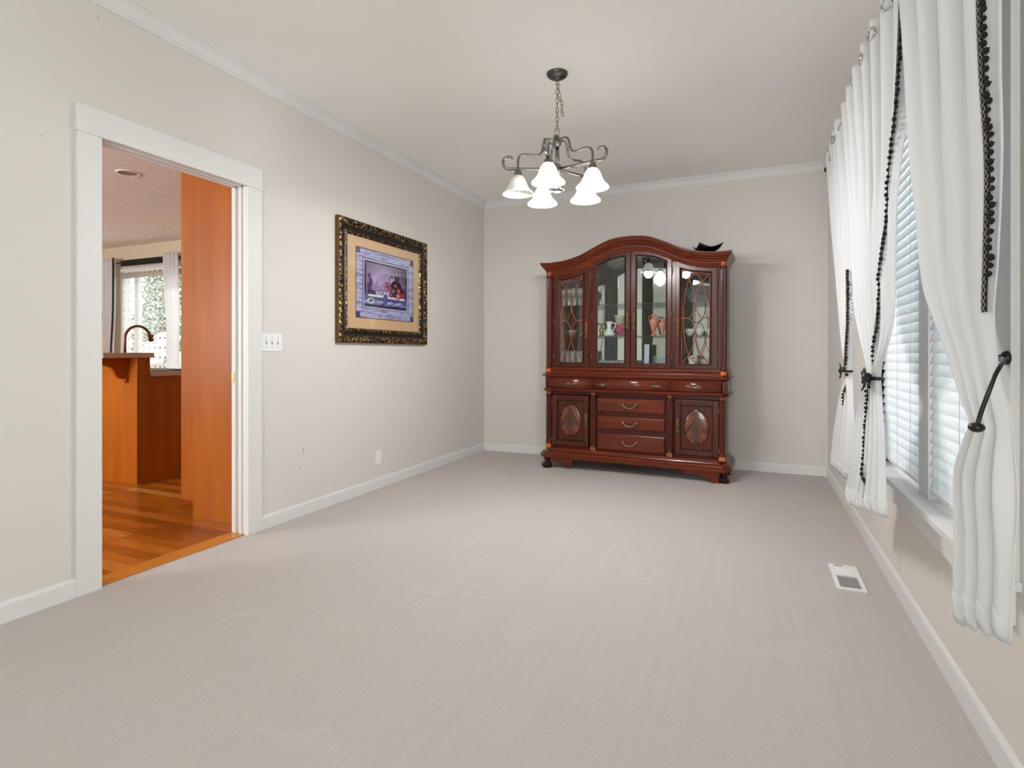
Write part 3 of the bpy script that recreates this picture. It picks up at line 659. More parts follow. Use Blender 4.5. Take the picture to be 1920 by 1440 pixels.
# ---------------------------------------------------------------- chandelier
CH = Vector((-1.08, 3.17, ZC))
ch = thing('chandelier', 'pewter chandelier with five frosted glass shades hanging from the ceiling', 'chandelier', tuple(CH), local=True)
mb = MB(); mb.lathe([(.063, 0), (.064, -.006), (.060, -.016), (.045, -.027), (.026, -.033), (.010, -.036), (.008, -.046)], (0, 0, 0), 32); mb.build('canopy', mat('dark_pewter_metal', (92, 90, 84), .35, 1), ch)
def link(c, ang, h=.017, w_=.0085, r=.0020, tilt=0):
    d = Vector((math.cos(ang), math.sin(ang), 0)); return [Vector(c)+d*w_*math.sin(q)+Vector((0, 0, 1))*h*math.cos(q)+d*tilt*math.cos(q)*h for q in [2*PI*i/14 for i in range(14)]]
mb = MB(); z = -.055; k = 0
while z > -.345: mb.tube(link((0, 0, z), k*PI/2+.5), .0021, 6, closed=True); z -= .0275; k += 1
mb.tube(link((0, 0, -.352), .7, .024, .0165), .0022, 6, closed=True); mb.build('chain', DBRASS, ch)
mb = MB(); pts = [(0.006, .003, -.075), (.010, .004, -.10), (.012, .005, -.13), (.016, .008, -.155), (.024, .012, -.175), (.026, .012, -.2), (.024, .012, -.225), (.03, .014, -.243)]
for k, p in enumerate(pts): mb.tube(link(p, k*1.4+.3, .015, .0075), .0019, 6, closed=True)
part_label(mb.build('spare_chain', DBRASS, ch), 'loose spare chain dangling beside the main chain')
ZA = -.575     # arm level
mb = MB(); mb.lathe([(.004, -.365), (.006, -.375), (.016, -.383), (.022, -.392), (.025, -.412), (.025, -.425), (.019, -.431), (.013, -.436), (.012, -.445)], (0, 0, 0), 24)
mb.lathe([(.0125, -.44), (.0125, -.56)], (0, 0, 0), 16); mb.lathe([(.014, -.545), (.022, -.55), (.024, -.560), (.024, -.592), (.018, -.60), (.012, -.605)], (0, 0, 0), 24); mb.build('column', PEWTER, ch)
mb = MB(); mb.lathe([(.010, -.60), (.011, -.66), (.020, -.672), (.040, -.682), (.044, -.694), (.040, -.706), (.028, -.711), (.026, -.707)], (0, 0, 0), 28); dn = mb.build('bottom_bowl', PEWTER, ch)
MB().lathe([(.025, -.7085), (.025, -.7105)], (0, 0, 0), 20).build('bowl_cap', mat('pale_cap', (205, 203, 196), .3), dn)
yaw = .4093; base_ang = math.radians(37)+yaw; R0 = .235
for k in range(5):
    a = base_ang+k*2*PI/5; d = Vector((math.cos(a), math.sin(a), 0)); lit = (k != 2)
    def Q(r, z): return d*r+Vector((0, 0, z))
    # straight arm, then a scroll that curls up and back
    pts = [Q(.018, ZA), Q(.12, ZA), Q(.235, ZA), Q(.262, ZA+.002)]
    cx, cz, rr0 = .288, ZA+.040, .040
    for i in range(17):
        th = -PI/2+.0+i*(PI*1.28)/16; rr1 = rr0*(1-.012*i); pts.append(Q(cx+rr1*math.cos(th), cz+rr1*math.sin(th)))
    rad = [.0090]*4+[.0090-.00012*i for i in range(17)]; rad[-1] = .0035; rad[-2] = .0062
    MB().tube(pts, rad, 10).build('arm', PEWTER, ch)
    up = spline([Q(.020, -.400), Q(.045, -.394), Q(.070, -.402), (Q(.082, -.425)), Q(.088, -.455), Q(.100, -.482), Q(.125, -.492), Q(.160, -.488), Q(.195, -.486), Q(.222, -.495), Q(.234, -.520), Q(.235, -.572)], 6)
    MB().tube(up, .0068, 10).build('upper_scroll_arm', PEWTER, ch)
    c = Q(R0, 0)
    MB().lathe([(.010, ZA+.008), (.013, ZA-.004), (.015, ZA-.014), (.021, ZA-.020), (.025, ZA-.036), (.026, ZA-.046), (.030, ZA-.050)], c, 24).build('socket_cup', PEWTER, ch)
    zt = ZA-.042
    prof = [(.026, zt), (.029, zt-.006), (.036, zt-.012), (.044, zt-.026), (.051, zt-.045), (.059, zt-.064), (.070, zt-.082), (.084, zt-.095), (.092, zt-.104), (.093, zt-.109)]
    sh = MB().lathe(prof, c, 40, cap=False).build('glass_shade', SHADE_ON if lit else SHADE_OFF, ch, solid=.003)
    part_label(sh, 'glowing white glass bell shade' if lit else 'unlit frosted glass bell shade')
    MB().sphere(c+Vector((0, 0, zt-.060)), .026, 14, 9, (1, 1, 1.2)).build('bulb', BULB if lit else WPLAST, sh)
    if lit:
        l = bpy.data.lights.new('chandelier_bulb_light', 'POINT'); l.energy = 16; l.shadow_soft_size = .05; l.color = (.98, .985, 1)
        o = bpy.data.objects.new('chandelier_bulb_light', l); S.collection.objects.link(o); o.location = CH+c+Vector((0, 0, zt-.125))


# ---------------------------------------------------------------- china cabinet (local: x right, y back, z up)
AC = math.radians(-1.75); TILT = math.radians(.3)
cab = thing('china_cabinet', 'tall mahogany china cabinet with arched top and glass doors', 'china cabinet', (-1.02, 4.915, 0), (0, TILT, AC), local=True)
CM = Matrix.Translation((-1.02, 4.915, 0)) @ Euler((0, TILT, AC)).to_matrix().to_4x4()
def foot(ins, w=.85, y0=0.0, c=.055, yb=.50):
    a = w-ins; f = y0+ins; return [(-a, yb), (-a, f+c), (-a+c, f), (a-c, f), (a, f+c), (a, yb)]
def moulded(mb, prof, **k):
    rings = [[(x, y, z) for x, y in foot(i, **k)] for i, z in prof]; mb.ringloft(rings)
# plinth
mb = MB(); moulded(mb, [(.012, .093), (.002, .096), (0, .104), (0, .128), (.006, .133), (.012, .136), (.014, .148), (.022, .152), (.034, .158), (.038, .166), (.046, .170), (.050, .182), (.056, .186)]); mb.build('plinth', MAHOGH, cab)
# feet
def bracket(x0, x1, flip=False):
    pts = [(0, .095), (0, .070), (.06, .066), (.14, .060), (.30, .066), (.5, .060), (.66, .040), (.78, .018), (.84, .002), (.95, 0), (1.0, .005), (1.0, .095)]
    if flip: pts = [(1-u, z) for u, z in pts][::-1]
    return [(x0+(x1-x0)*u, z) for u, z in pts]
mb = MB(); mb.prism(bracket(.47, .755), .012, .032, 'xz'); mb.build('foot', MAHOGH, cab)
mb = MB(); mb.prism([(-.74, .095), (-.74, .050), (-.70, .066), (-.64, .064), (-.58, .052), (-.552, .028), (-.54, .026), (-.515, .062), (-.515, .095)], .012, .032, 'xz'); mb.build('foot_bracket', MAHOGH, cab)
def paw(cx, cy):
    mb = MB(); mb.lathe([(.030, .096), (.036, .085), (.028, .066), (.027, .052), (.036, .036), (.042, .018), (.040, .004), (.030, 0)], (cx, cy, 0), 18)
    for a in (-.75, -.25, .25, .75):
        d = Vector((math.sin(a), -math.cos(a), 0)); mb.tube([Vector((cx, cy, .045))+d*.018, Vector((cx, cy, .038))+d*.038, Vector((cx, cy, .016))+d*.046, Vector((cx, cy, .004))+d*.043], [.009, .011, .010, .006], 8)
    return mb
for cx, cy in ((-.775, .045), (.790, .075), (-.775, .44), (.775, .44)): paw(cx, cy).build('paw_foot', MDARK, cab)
# lower carcass
mb = MB()
cw = .792
mb.box(-cw, -cw+.02, .075, .49, .184, .735); mb.box(cw-.02, cw, .075, .49, .184, .735); mb.box(-cw, cw, .47, .49, .184, .735); mb.box(-cw, cw, .09, .49, .184, .205); mb.box(-cw, cw, .09, .47, .70, .735)
mb.box(-cw, cw, .075, .095, .184, .205); mb.box(-cw, cw, .075, .095, .69, .735)
for x0, x1 in ((-cw, -.738), (-.372, -.305), (.312, .382), (.752, cw)): mb.box(x0, x1, .075, .095, .18, .735)
mb.box(-.31, .32, .080, .095, .505, .55); mb.box(-.31, .32, .080, .095, .35, .395); mb.box(-.31, .32, .096, .10, .18, .735)
mb.build('lower_carcass', MAHOG, cab)
# columns
def column(cx, z0, z1, cy, r=.025, capz=.03, name='column'):
    t = MB(); t.lathe([(r*.92, z0), (r*.92, z1)], (cx, cy, 0), 72, cap=False, flute=12, fa=.11)
    for zz, dr in ((z0, 1), (z1, -1)):
        t.lathe([(r*1.12, zz), (r*1.25, zz+.004*dr), (r*1.12, zz+.009*dr), (r*.98, zz+.011*dr), (r*1.18, zz+.018*dr), (r*.95, zz+.024*dr)], (cx, cy, 0), 24, cap=False)
    o = t.build(name, MAHOG, cab)
    return o
LC = [(-.771, .062), (-.334, .065), (.350, .065), (.797-.022, .062)]
for i, (x, y) in enumerate(LC):
    o = column(x, .222, .688, y)
    MB().box(x-.024, x+.024, y-.022, y+.02, .184, .222, .004).build('column_base', ORANGE if i in (0, 3) else CAPW, o)
    mb = MB(); mb.lathe([(.021, .688), (.026, .695), (.028, .712), (.026, .718)], (x, y, 0), 20); mb.build('column_capital', CAPW, o)
# panelled doors below
def rect_ring(mb, x0, x1, z0, z1, wd, yf, yb, bev=0):
    mb.box(x0, x0+wd, yf, yb, z0, z1, bev); mb.box(x1-wd, x1, yf, yb, z0, z1, bev); mb.box(x0+wd, x1-wd, yf, yb, z0, z0+wd, bev); mb.box(x0+wd, x1-wd, yf, yb, z1-wd, z1, bev)
def pull_plate(cx, z0, z1, yf, parent):
    mb = MB(); n = 5; L_ = z1-z0
    for i in range(n):
        z = z0+L_*(i+.5)/n; r = .0065 if i % 2 else .0085
        mb.tube([(cx+r*math.cos(q), yf-.003, z+L_/n*.55*math.sin(q)) for q in [2*PI*k/12 for k in range(12)]], .0022, 6, closed=True)
    mb.tube([(cx, yf-.002, z0), (cx, yf-.004, (z0+z1)/2), (cx, yf-.002, z1)], .0028, 6)
    mb.tube([(cx, yf-.006, (z0+z1)/2+.022), (cx-.004, yf-.018, (z0+z1)/2+.008), (cx+.003, yf-.020, (z0+z1)/2-.012), (cx, yf-.008, (z0+z1)/2-.026)], .0042, 8)
    return mb.build('door_pull', BRASS, parent)
def hinge(x, z, yf, parent): return MB().lathe([(.0042, z-.022), (.0042, z+.022)], (x, yf, 0), 10).build('hinge', BRASS, parent)
for side in (-1, 1):
    x0, x1 = (-.735, -.380) if side < 0 else (.392, .748)
    mb = MB(); rect_ring(mb, x0, x1, .212, .684, .046, .052, .076, .004)
    d = mb.build('cabinet_door', MAHOG, cab)
    MB().box(x0+.044, x1-.044, .066, .074, .254, .642).build('door_panel', MAHOG, d)
    mb = MB(); rect_ring(mb, x0+.048, x1-.048, .260, .636, .009, .058, .068, .003)
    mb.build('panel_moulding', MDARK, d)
    cx, cz = (x0+x1)/2, .450
    mb = MB(); rings = []
    for i in range(7):
        q = i/6; rings.append([(.100*(1-q*.0)*math.cos(a)*math.cos(q*PI/2*.97), -.010*math.sin(q*PI/2), .150*math.sin(a)*math.cos(q*PI/2*.97)) for a in [2*PI*k/48 for k in range(48)]])
    mb.ringloft(rings, smooth=True); mb.v = [(x+cx, y+.066, z+cz) for x, y, z in mb.v]
    mb.build('oval_veneer', VEN, d, (cx, .066, cz))
    MB().tube([(cx+.102*math.cos(a), .064, cz+.152*math.sin(a)) for a in [2*PI*k/48 for k in range(48)]], .0042, 6, closed=True).build('oval_moulding', MAHOG, d)
    pull_plate(x1-.022 if side < 0 else x0+.022, .40, .52, .052, d)
    for z in (.26, .60): hinge(x0-.004 if side < 0 else x1+.004, z, .056, d)
# centre drawers with bail pulls
def pillow(mb, x0, x1, z0, z1, yf, yb, inset=.012):
    mb.ringloft([[(x0, yb, z0), (x1, yb, z0), (x1, yb, z1), (x0, yb, z1)], [(x0, yf+.007, z0), (x1, yf+.007, z0), (x1, yf+.007, z1), (x0, yf+.007, z1)], [(x0+inset, yf, z0+inset), (x1-inset, yf, z0+inset), (x1-inset, yf, z1-inset), (x0+inset, yf, z1-inset)]])
for z0, z1 in ((.548, .673), (.394, .506), (.202, .350)):
    mb = MB(); pillow(mb, -.296, .308, z0, z1, .045, .080); d = mb.build('drawer', MAHOGH, cab)
    zc = (z0+z1)/2+.012; hp = spline([(-.062, .040, zc), (-.060, .022, zc), (-.050, .018, zc-.010), (-.036, .016, zc-.026), (0, .014, zc-.033), (.036, .016, zc-.026), (.050, .018, zc-.010), (.060, .022, zc), (.062, .040, zc)], 4)
    mb = MB(); mb.tube([Vector((p.x+.006, p.y, p.z)) for p in hp], .0055, 8)
    for sx_ in (-.062, .062): mb.sphere((sx_+.006, .036, zc), .0125, 12, 8, (1, .7, 1))
    mb.build('bail_pull', DBRASS, d)
# drawer band
mb = MB(); moulded(mb, [(.030, .716), (.022, .719), (.012, .722), (.010, .728), (.016, .731), (.022, .735), (.022, .744), (.030, .745), (.030, .850), (.022, .852), (.018, .858), (.008, .862), (.004, .870), (.008, .878), (.018, .882), (.024, .884)], w=.845, y0=.0, c=.05); mb.build('drawer_band', MAHOGH, cab)
for i, (x0, x1) in enumerate(((-.780, -.336), (-.331, .350), (.355, .772))):
    mb = MB(); rings = []
    pr_ = [(.748, .029), (.750, .016), (.765, .009), (.785, .003), (.800, .002), (.820, .006), (.838, .014), (.846, .020), (.847, .029)]
    mb.ringloft([[(x, y, z) for z, y in pr_] for x in (x0, x1)], smooth=True); d = mb.build('top_drawer', MAHOGH, cab)
    for x in ([(x0+x1)/2] if i != 1 else [-.228, .246]):
        mb = MB()
        for sg in (-1, 1):
            mb.tube([(x+sg*(.014+.008*math.cos(q)), .000, .793+.012*math.sin(q)) for q in [2*PI*k/12 for k in range(12)]], .0022, 6, closed=True)
            mb.tube([(x+sg*(.034+.010*math.cos(q)), .001, .793+.005*math.sin(q)) for q in [2*PI*k/12 for k in range(12)]], .0020, 6, closed=True)
            mb.tube([(x+sg*.044, .001, .793), (x+sg*.056, .002, .793)], .0018, 6)
        mb.sphere((x, -.004, .793), .0135, 14, 9, (1.2, .6, .8)); mb.build('drawer_knob', DBRASS, d)
for sg in (1,):
    mb = MB(); mb.box(.779, .812, .006, .05, .748, .846, .004)
    mb.tube(spline([(.785, .005, .756), (.806, -.002, .772), (.790, -.003, .792), (.804, -.002, .812), (.787, .004, .838)], 5), .004, 6)
    mb.build('carved_corner_block', MAHOG, cab)
# waist moulding and hutch base
mb = MB(); moulded(mb, [(.0, .884), (.0, .892), (.008, .896), (.010, .905), (.006, .911), (.004, .918), (.012, .924), (.016, .932), (.016, .944)], w=.826, y0=.050, c=.045, yb=.47); mb.build('waist_moulding', MAHOGH, cab)
HY = .080            # hutch front plane
CT = [(-.845, 1.928), (-.76, 1.923), (-.714, 1.925), (-.587, 1.939), (-.458, 1.973), (-.325, 2.034), (-.19, 2.090), (-.097, 2.108), (0, 2.112), (.097, 2.108), (.19, 2.090), (.325, 2.034), (.458, 1.973), (.587, 1.939), (.714, 1.925), (.76, 1.923), (.845, 1.928)]
ct = lambda x: interp(CT, x)
prof = [(0, 0), (0, -.016), (.010, -.020), (.013, -.032), (.026, -.040), (.034, -.052), (.048, -.058), (.054, -.070), (.062, -.076), (.064, -.088), (.072, -.096), (.078, -.112), (.082, -.126)]
NX = 64; YBK = .46
rings = []
for ins, dz in [(0, 0)]+prof[1:]:
    wk = .845-ins*.62; ring = [(-wk, YBK, ct(-.845)+dz)]
    for i in range(NX+1):
        u = -1+2*i/NX; xx = u*wk; ring.append((xx, ins, ct(u*.845)+dz))
    ring.append((wk, YBK, ct(.845)+dz)); rings.append(ring)
mb = MB(); mb.ringloft(rings, closed=False, cap=False, smooth=False)
mb.add([r for i in range(NX+1) for r in ((-.845+1.69*i/NX, 0, ct(-.845+1.69*i/NX)), (-.845+1.69*i/NX, YBK, ct(-.845+1.69*i/NX)))], [(2*i, 2*i+2, 2*i+3, 2*i+1) for i in range(NX)])
mb.add([r for i in range(NX+1) for r in ((-.79+1.58*i/NX, .082, ct(-.79+1.58*i/NX)-.126), (-.79+1.58*i/NX, YBK, ct(-.79+1.58*i/NX)-.126))], [(2*i, 2*i+2, 2*i+3, 2*i+1) for i in range(NX)])
mb.build('cornice', MAHOGH, cab, recalc=False)
# hutch carcass: sides, floor, face frame following the arch
mb = MB(); HW = .798
mb.box(-HW, -HW+.018, HY+.012, YBK, .94, 1.84); mb.box(HW-.018, HW, HY+.012, YBK, .94, 1.84)
mb.box(-HW, HW, HY+.012, YBK, .940, .962)
for x0, x1 in ((-HW, -.731), (-.389, -.349), (-.014, .016), (.353, .394), (.735, HW)):
    n = 6; mb.prism([(x0, .94), (x1, .94)]+[(x1-(x1-x0)*i/n, ct(x1-(x1-x0)*i/n)-.118) for i in range(n+1)], HY+.006, HY+.030, 'xz')
mb.build('hutch_carcass', MAHOG, cab)
pb = [(-HW+.01, .95), (HW-.01, .95)]+[(x, ct(x)-.13) for x in [HW-.01-(2*HW-.02)*i/40 for i in range(41)]]
MB().prism(pb, YBK-.010, YBK, 'xz').build('back_panel', MDARK, cab)
MB().prism(pb, YBK-.014, YBK-.0105, 'xz').build('mirror_back', MIRROR, cab)
for z in (1.530, 1.235):
    for x0, x1 in ((-.776, -.375), (-.365, .370), (.378, .776)):
        part_label(MB().box(x0, x1, HY+.06, YBK-.02, z-.007, z, .001).build('glass_shelf', SHELFG, cab), 'glass shelf')
# inner partitions
mb = MB()
for x in (-.370, .374): mb.box(x-.007, x+.007, HY+.09, HY+.16, .96, 1.86)
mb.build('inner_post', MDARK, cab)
# hutch columns
for x in (-.777, .780):
    o = column(x, .935, 1.805, .072, .026)
    MB().lathe([(.022, .894), (.028, .897), (.029, .905), (.028, .918), (.024, .932)], (x, .072, 0), 8).build('column_base', ORANGE, o)
    MB().lathe([(.023, 1.806), (.027, 1.816), (.029, 1.835), (.028, 1.85)], (x, .072, 0), 20).build('column_capital', CAPW, o)
# glazed doors
def door(x0, x1, g0, g1, kind):
    zb, gb = .948, .990; n = 20
    top = lambda x: ct(x)-.126; gt = lambda x: ct(x)-(.168 if kind == 'arch' else .172)
    xs = [x0+(x1-x0)*i/n for i in range(n+1)]; gx = [g0+(g1-g0)*i/n for i in range(n+1)]
    outer = [(x0, zb), (x1, zb)]+[(x, top(x)) for x in xs[::-1]]; inner = [(g0, gb), (g1, gb)]+[(x, gt(x)) for x in gx[::-1]]
    yf, yb_ = HY-.014, HY+.006; mb = MB()
    def R(pl, y): return [(a, y, b) for a, b in pl]
    def shrink(pl, k):
        cx = sum(p[0] for p in pl)/len(pl); return [(a+(k if a < cx else -k), b+(k if b < 1.3 else -k)) for a, b in pl]
    mb.ringloft([R(outer, yb_), R(outer, yf+.003), R(shrink(outer, .003), yf), R(shrink(inner, -.012), yf), R(shrink(inner, -.004), yf+.006), R(inner, yf+.010), R(inner, yb_)], True, False)
    d = mb.build('glass_door', MAHOG, cab)
    mb = MB(); mb.ringloft([R(shrink(inner, -.015), yf+.0015), R(shrink(inner, -.012), yf-.003), R(shrink(inner, -.002), yf+.001), R(inner, yf+.006)], True, False)
    mb.build('inner_moulding', MDARK, d)
    gl = MB(); gl.ringloft([R(shrink(inner, -.003), HY-.001), R(shrink(inner, -.003), HY+.003)]); gl.build('door_glass', PANE, d)
    if kind == 'lattice':
        cx, hw_, zt_ = (g0+g1)/2, (g1-g0)/2, lambda x: gt(x)
        zc = (gb+gt(cx))/2; hh = (gt(cx)-gb)/2
        M_ = lambda u, v: (cx+u*hw_, HY-.004, zc-v*(hh if v > 0 else (gt(cx+u*hw_)-zc)))
        mb = MB()
        half = [(-.98, -1.0), (-.44, -.80), (-.13, -.58), (-.012, -.38), (-.07, -.2), (-.29, -.05), (-.56, .0), (-1.0, .005)]
        for su in (-1, 1):
            for sv in (-1, 1): mb.tube(spline([M_(-su*-u_, sv*-v_*-1) if False else M_(su*u_, sv*v_) for u_, v_ in half], 5), .0036, 6)
        mb.tube([M_(.84*math.cos(q), .955*math.sin(q)) for q in [2*PI*k/56 for k in range(56)]], .0036, 6, closed=True)
        mb.tube([M_(0, -1), M_(0, -.95)], .003, 6); mb.tube([M_(0, .95), M_(0, 1)], .003, 6)
        mb.build('lattice', CAPW, d)
        mb = MB()
        mb.tube([(g0+.004, HY-.004, gb+.004), (g1-.004, HY-.004, gb+.004)]+[(max(g0+.004, min(g1-.004, x)), HY-.004, gt(x)-.004) for x in gx[::-1]], .004, 6, closed=True); mb.build('glass_bead', CAPW, d)
    return d
d = door(-.730, -.384, -.671, -.440, 'lattice'); pull_plate(-.408, 1.22, 1.36, HY-.014, d)
for z in (1.05, 1.38, 1.72): hinge(-.7335, z, HY-.006, d)
d = door(-.353, -.0005, -.304, -.055, 'arch'); pull_plate(-.027, 1.30, 1.44, HY-.014, d)
for z in (1.05, 1.42, 1.80): hinge(-.3565, z, HY-.006, d)
d = door(.0025, .358, .057, .307, 'arch'); pull_plate(.030, 1.30, 1.44, HY-.014, d)
for z in (1.05, 1.42, 1.80): hinge(.3615, z, HY-.006, d)
d = door(.389, .734, .437, .675, 'lattice'); pull_plate(.412, 1.24, 1.38, HY-.014, d)
for z in (1.05, 1.38, 1.72): hinge(.7375, z, HY-.006, d)

# things inside and on the cabinet: local cabinet coordinates -> world
def inside(name, label, cat, x, y, z, group=None, rz=0):
    p = CM @ Vector((x, y, z)); t = thing(name, label, cat, tuple(p), (0, TILT, AC+rz), group, local=True); return t
FZ, S1, S2 = .962, 1.235, 1.530
# black square bowl on top
bw = inside('square_bowl', 'black square bowl with upturned corners on top of the cabinet', 'bowl', .645, .115, ct(.64)+.004)
def bowl_fn(a, b):
    u, v = 2*a-1, 2*b-1; r = (abs(u)**2.2+abs(v)**2.2); k = .098
    return Vector((u*k, v*k, .001+.036*max(abs(u), abs(v))**2.2+.034*(abs(u*v))**1.6))
MBm = Matrix.Rotation(math.radians(24), 3, 'Z')
mb = MB(); mb.grid(lambda a, b: MBm @ bowl_fn(a, b), 20, 20); mb.build('bowl', BLACK, bw, solid=.004, recalc=False)
MB().lathe([(.034, -.004), (.034, .003)], (0, 0, 0), 4).build('foot', BLACK, bw)
PORC = mat('white_porcelain', (232, 232, 228), .2); PINKP = mat('pink_lustre_ceramic', (222, 136, 118), .22, coat=0) if False else mat('pink_lustre_ceramic', (214, 124, 108), .22)
GOLDM = mat('gold_metal', (170, 132, 70), .3, .9); PLATE = mat('white_plate', (238, 240, 242), .25); SILV = mat('silver_tray', (150, 156, 162), .3, .8); DBR = mat('dark_brown_pottery', (60, 36, 28), .4)
t = inside('ceramic_pitcher', 'white ceramic pitcher with a flared foot behind the left arched door', 'pitcher', -.243, .25, S1)
MB().lathe([(.040, 0), (.052, .012), (.055, .026), (.044, .044), (.026, .064), (.020, .085), (.022, .105), (.028, .125), (.034, .138), (.031, .139), (.02, .11)], (0, 0, 0), 24).build('body', PORC, t)
MB().tube(spline([(.030, 0, .128), (.058, 0, .122), (.060, 0, .095), (.034, 0, .050)], 6), .0045, 8).build('handle', PORC, t)
MB().tube([(.045*math.cos(q), .045*math.sin(q)-.0, .040) for q in [2*PI*i/24 for i in range(24)]], .0018, 5, closed=True).build('gold_band', GOLDM, t)
t = inside('glass_vase', 'cranberry glass footed vase with a flared gold-flowered top', 'vase', -.138, .25, S1)
MB().lathe([(.044, 0), (.040, .008), (.016, .020), (.014, .030), (.034, .044), (.042, .060), (.040, .076), (.030, .092), (.034, .108)], (0, 0, 0), 24).build('body', mat('cranberry_enamel_glass', (178, 30, 84), .12), t)
MB().lathe([(.034, .108), (.040, .135), (.046, .165), (.058, .195), (.054, .195), (.040, .160), (.030, .110)], (0, 0, 0), 24).build('flared_rim', mat('gold_painted_smoky_glass', (176, 160, 138), .15), t)
t = inside('gold_figurine', 'small gold figurine left of the white pitcher', 'figurine', -.320, .26, S1)
mb = MB(); mb.lathe([(.022, 0), (.022, .012), (.012, .018), (.017, .04), (.019, .062), (.010, .078), (.008, .086)], (0, 0, 0), 16); mb.sphere((0, 0, .10), .013); mb.tube([(.012, 0, .07), (.024, -.004, .085), (.020, -.006, .11)], .005, 6); mb.build('figure', GOLDM, t)
def amph(label, x, y, h):
    t = inside('amphora_vase', label, 'vase', x, y, S1)
    MB().lathe([(.030*h, 0), (.026*h, .008), (.012*h, .022), (.014*h, .04), (.026*h, .075), (.037*h, .115), (.040*h, .138), (.030*h, .155), (.016*h, .165), (.016*h, .180), (.027*h, .196), (.024*h, .196)] if h > .95 else [(.030, 0), (.026, .008), (.010, .018), (.012, .03), (.024, .062), (.033, .095), (.035, .115), (.024, .130), (.014, .138), (.015, .150), (.024, .164), (.02, .164)], (0, 0, 0), 24).build('body', PINKP, t)
    mb = MB()
    for sg in (-1, 1): mb.tube(spline([(sg*.022, 0, .185 if h > .95 else .155), (sg*.040, 0, .180 if h > .95 else .150), (sg*.042, 0, .150 if h > .95 else .125), (sg*.034, 0, .130 if h > .95 else .11)], 5), .003, 6)
    mb.build('handles', GOLDM, t)
amph('taller of two pink lustre amphora vases', .168, .26, 1.0); amph('shorter of two pink lustre amphora vases', .242, .285, .9)
t = inside('pottery_bowl', 'dark brown pottery bowl right of the pink vases', 'bowl', .318, .30, S1)
MB().lathe([(.02, 0), (.024, .006), (.038, .025), (.044, .045), (.042, .056), (.038, .056), (.036, .03)], (0, 0, 0), 24).build('body', DBR, t)
def plates(x, n, label, cat_lab, r=.085, z0=FZ, y=.27):
    for i in range(n):
        t = inside('dinner_plate', label % (ORD[i]), 'plate', x, y, z0+i*.0085, cat_lab)
        MB().lathe([(r*.55, 0), (r*.60, .002), (r*.98, .0075), (r, .0085), (r*.97, .0092), (r*.6, .0045), (.001, .004)], (0, 0, 0), 32, cap=False).build('plate', PLATE, t)
ORD = ['lowest', 'second from bottom', 'third from bottom', 'fourth from bottom', 'fifth from bottom', 'sixth from bottom', 'seventh from bottom', 'eighth from bottom', 'ninth from bottom', 'tenth from bottom', 'topmost', 'very topmost']
plates(.262, 11, 'white dinner plate behind the right arched door, %s in its stack', 'dinner plates stacked behind the right arched door', .10)
plates(.635, 8, 'white side plate behind the right lattice door, %s in its stack', 'side plates stacked behind the right lattice door', .075)
def tumbler(mb, h, r):
    mb.lathe([(r*.8, 0), (r*.82, .004), (r, h), (r*.94, h), (r*.76, .012), (.001, .010)], (0, 0, 0), 16, cap=False); return mb
def goblet(mb, h, r):
    mb.lathe([(r*.9, 0), (r*.85, .003), (.004, .008), (.0035, h*.42), (.006, h*.46), (r*.8, h*.60), (r, h*.8), (r*.95, h), (r*.90, h), (r*.94, h*.8), (.004, h*.5)], (0, 0, 0), 16, cap=False); return mb
def repeat(name, label, cat, group, pos, mk, m):
    proto = None
    for i, (x, y, z) in enumerate(pos):
        p = CM @ Vector((x, y, z))
        if proto is None: t = mk(MB()).build(name, m); proto = t
        else: t = proto.copy(); S.collection.objects.link(t)
        t.location = p; t.rotation_euler = (0, TILT, AC); tag(t, label, cat, group)
repeat('stemmed_glass', 'stemmed crystal glass on the top shelf behind the left lattice door', 'glass', 'crystal glasses on the top left shelf', [(-.68+.052*i, .20+.085*(j)+.02*(i % 2), S2) for i in range(5) for j in range(2)], lambda mb: goblet(mb, .165, .030), CRYSTAL)
repeat('small_tumbler', 'short clear glass in front row of the top left shelf', 'glass', 'short glasses on the top left shelf', [(-.665+.055*i, .165, S2) for i in range(4)], lambda mb: tumbler(mb, .075, .024), CRYSTAL)
repeat('tall_tumbler', 'tall clear tumbler on the cabinet floor behind the left lattice door', 'glass', 'tall tumblers behind the left lattice door', [(-.69+.056*i, .19+.08*j, FZ) for i in range(5) for j in range(2)], lambda mb: tumbler(mb, .135, .026), CRYSTAL)
repeat('low_glass', 'low clear glass on the cabinet floor behind the left arched door', 'glass', 'low glasses behind the left arched door', [(-.31+.054*i, .19+.07*j, FZ) for i in range(6) for j in range(2)], lambda mb: tumbler(mb, .045, .026), CRYSTAL)
t = inside('gold_dish', 'small gold shell dish behind the left lattice door', 'dish', -.505, .26, S1)
mb = MB(); mb.lathe([(.012, 0), (.020, .006), (.034, .022), (.030, .034), (.012, .03)], (0, 0, 0), 10, flute=5, fa=.12); mb.build('shell', GOLDM, t)
t = inside('glass_dish', 'clear glass leaf dish behind the left lattice door', 'dish', -.615, .26, S1)
MB().lathe([(.02, 0), (.024, .01), (.045, .045), (.052, .065), (.048, .065), (.03, .02)], (0, 0, 0), 14, flute=7, fa=.08).build('bowl', CRYSTAL, t)
t = inside('perfume_bottle', 'small glass decanter with pointed stopper behind the left lattice door', 'bottle', -.530, .34, S1)
MB().lathe([(.020, 0), (.026, .02), (.020, .045), (.007, .06), (.007, .07), (.011, .078), (.003, .10)], (0, 0, 0), 14).build('bottle', CRYSTAL, t)
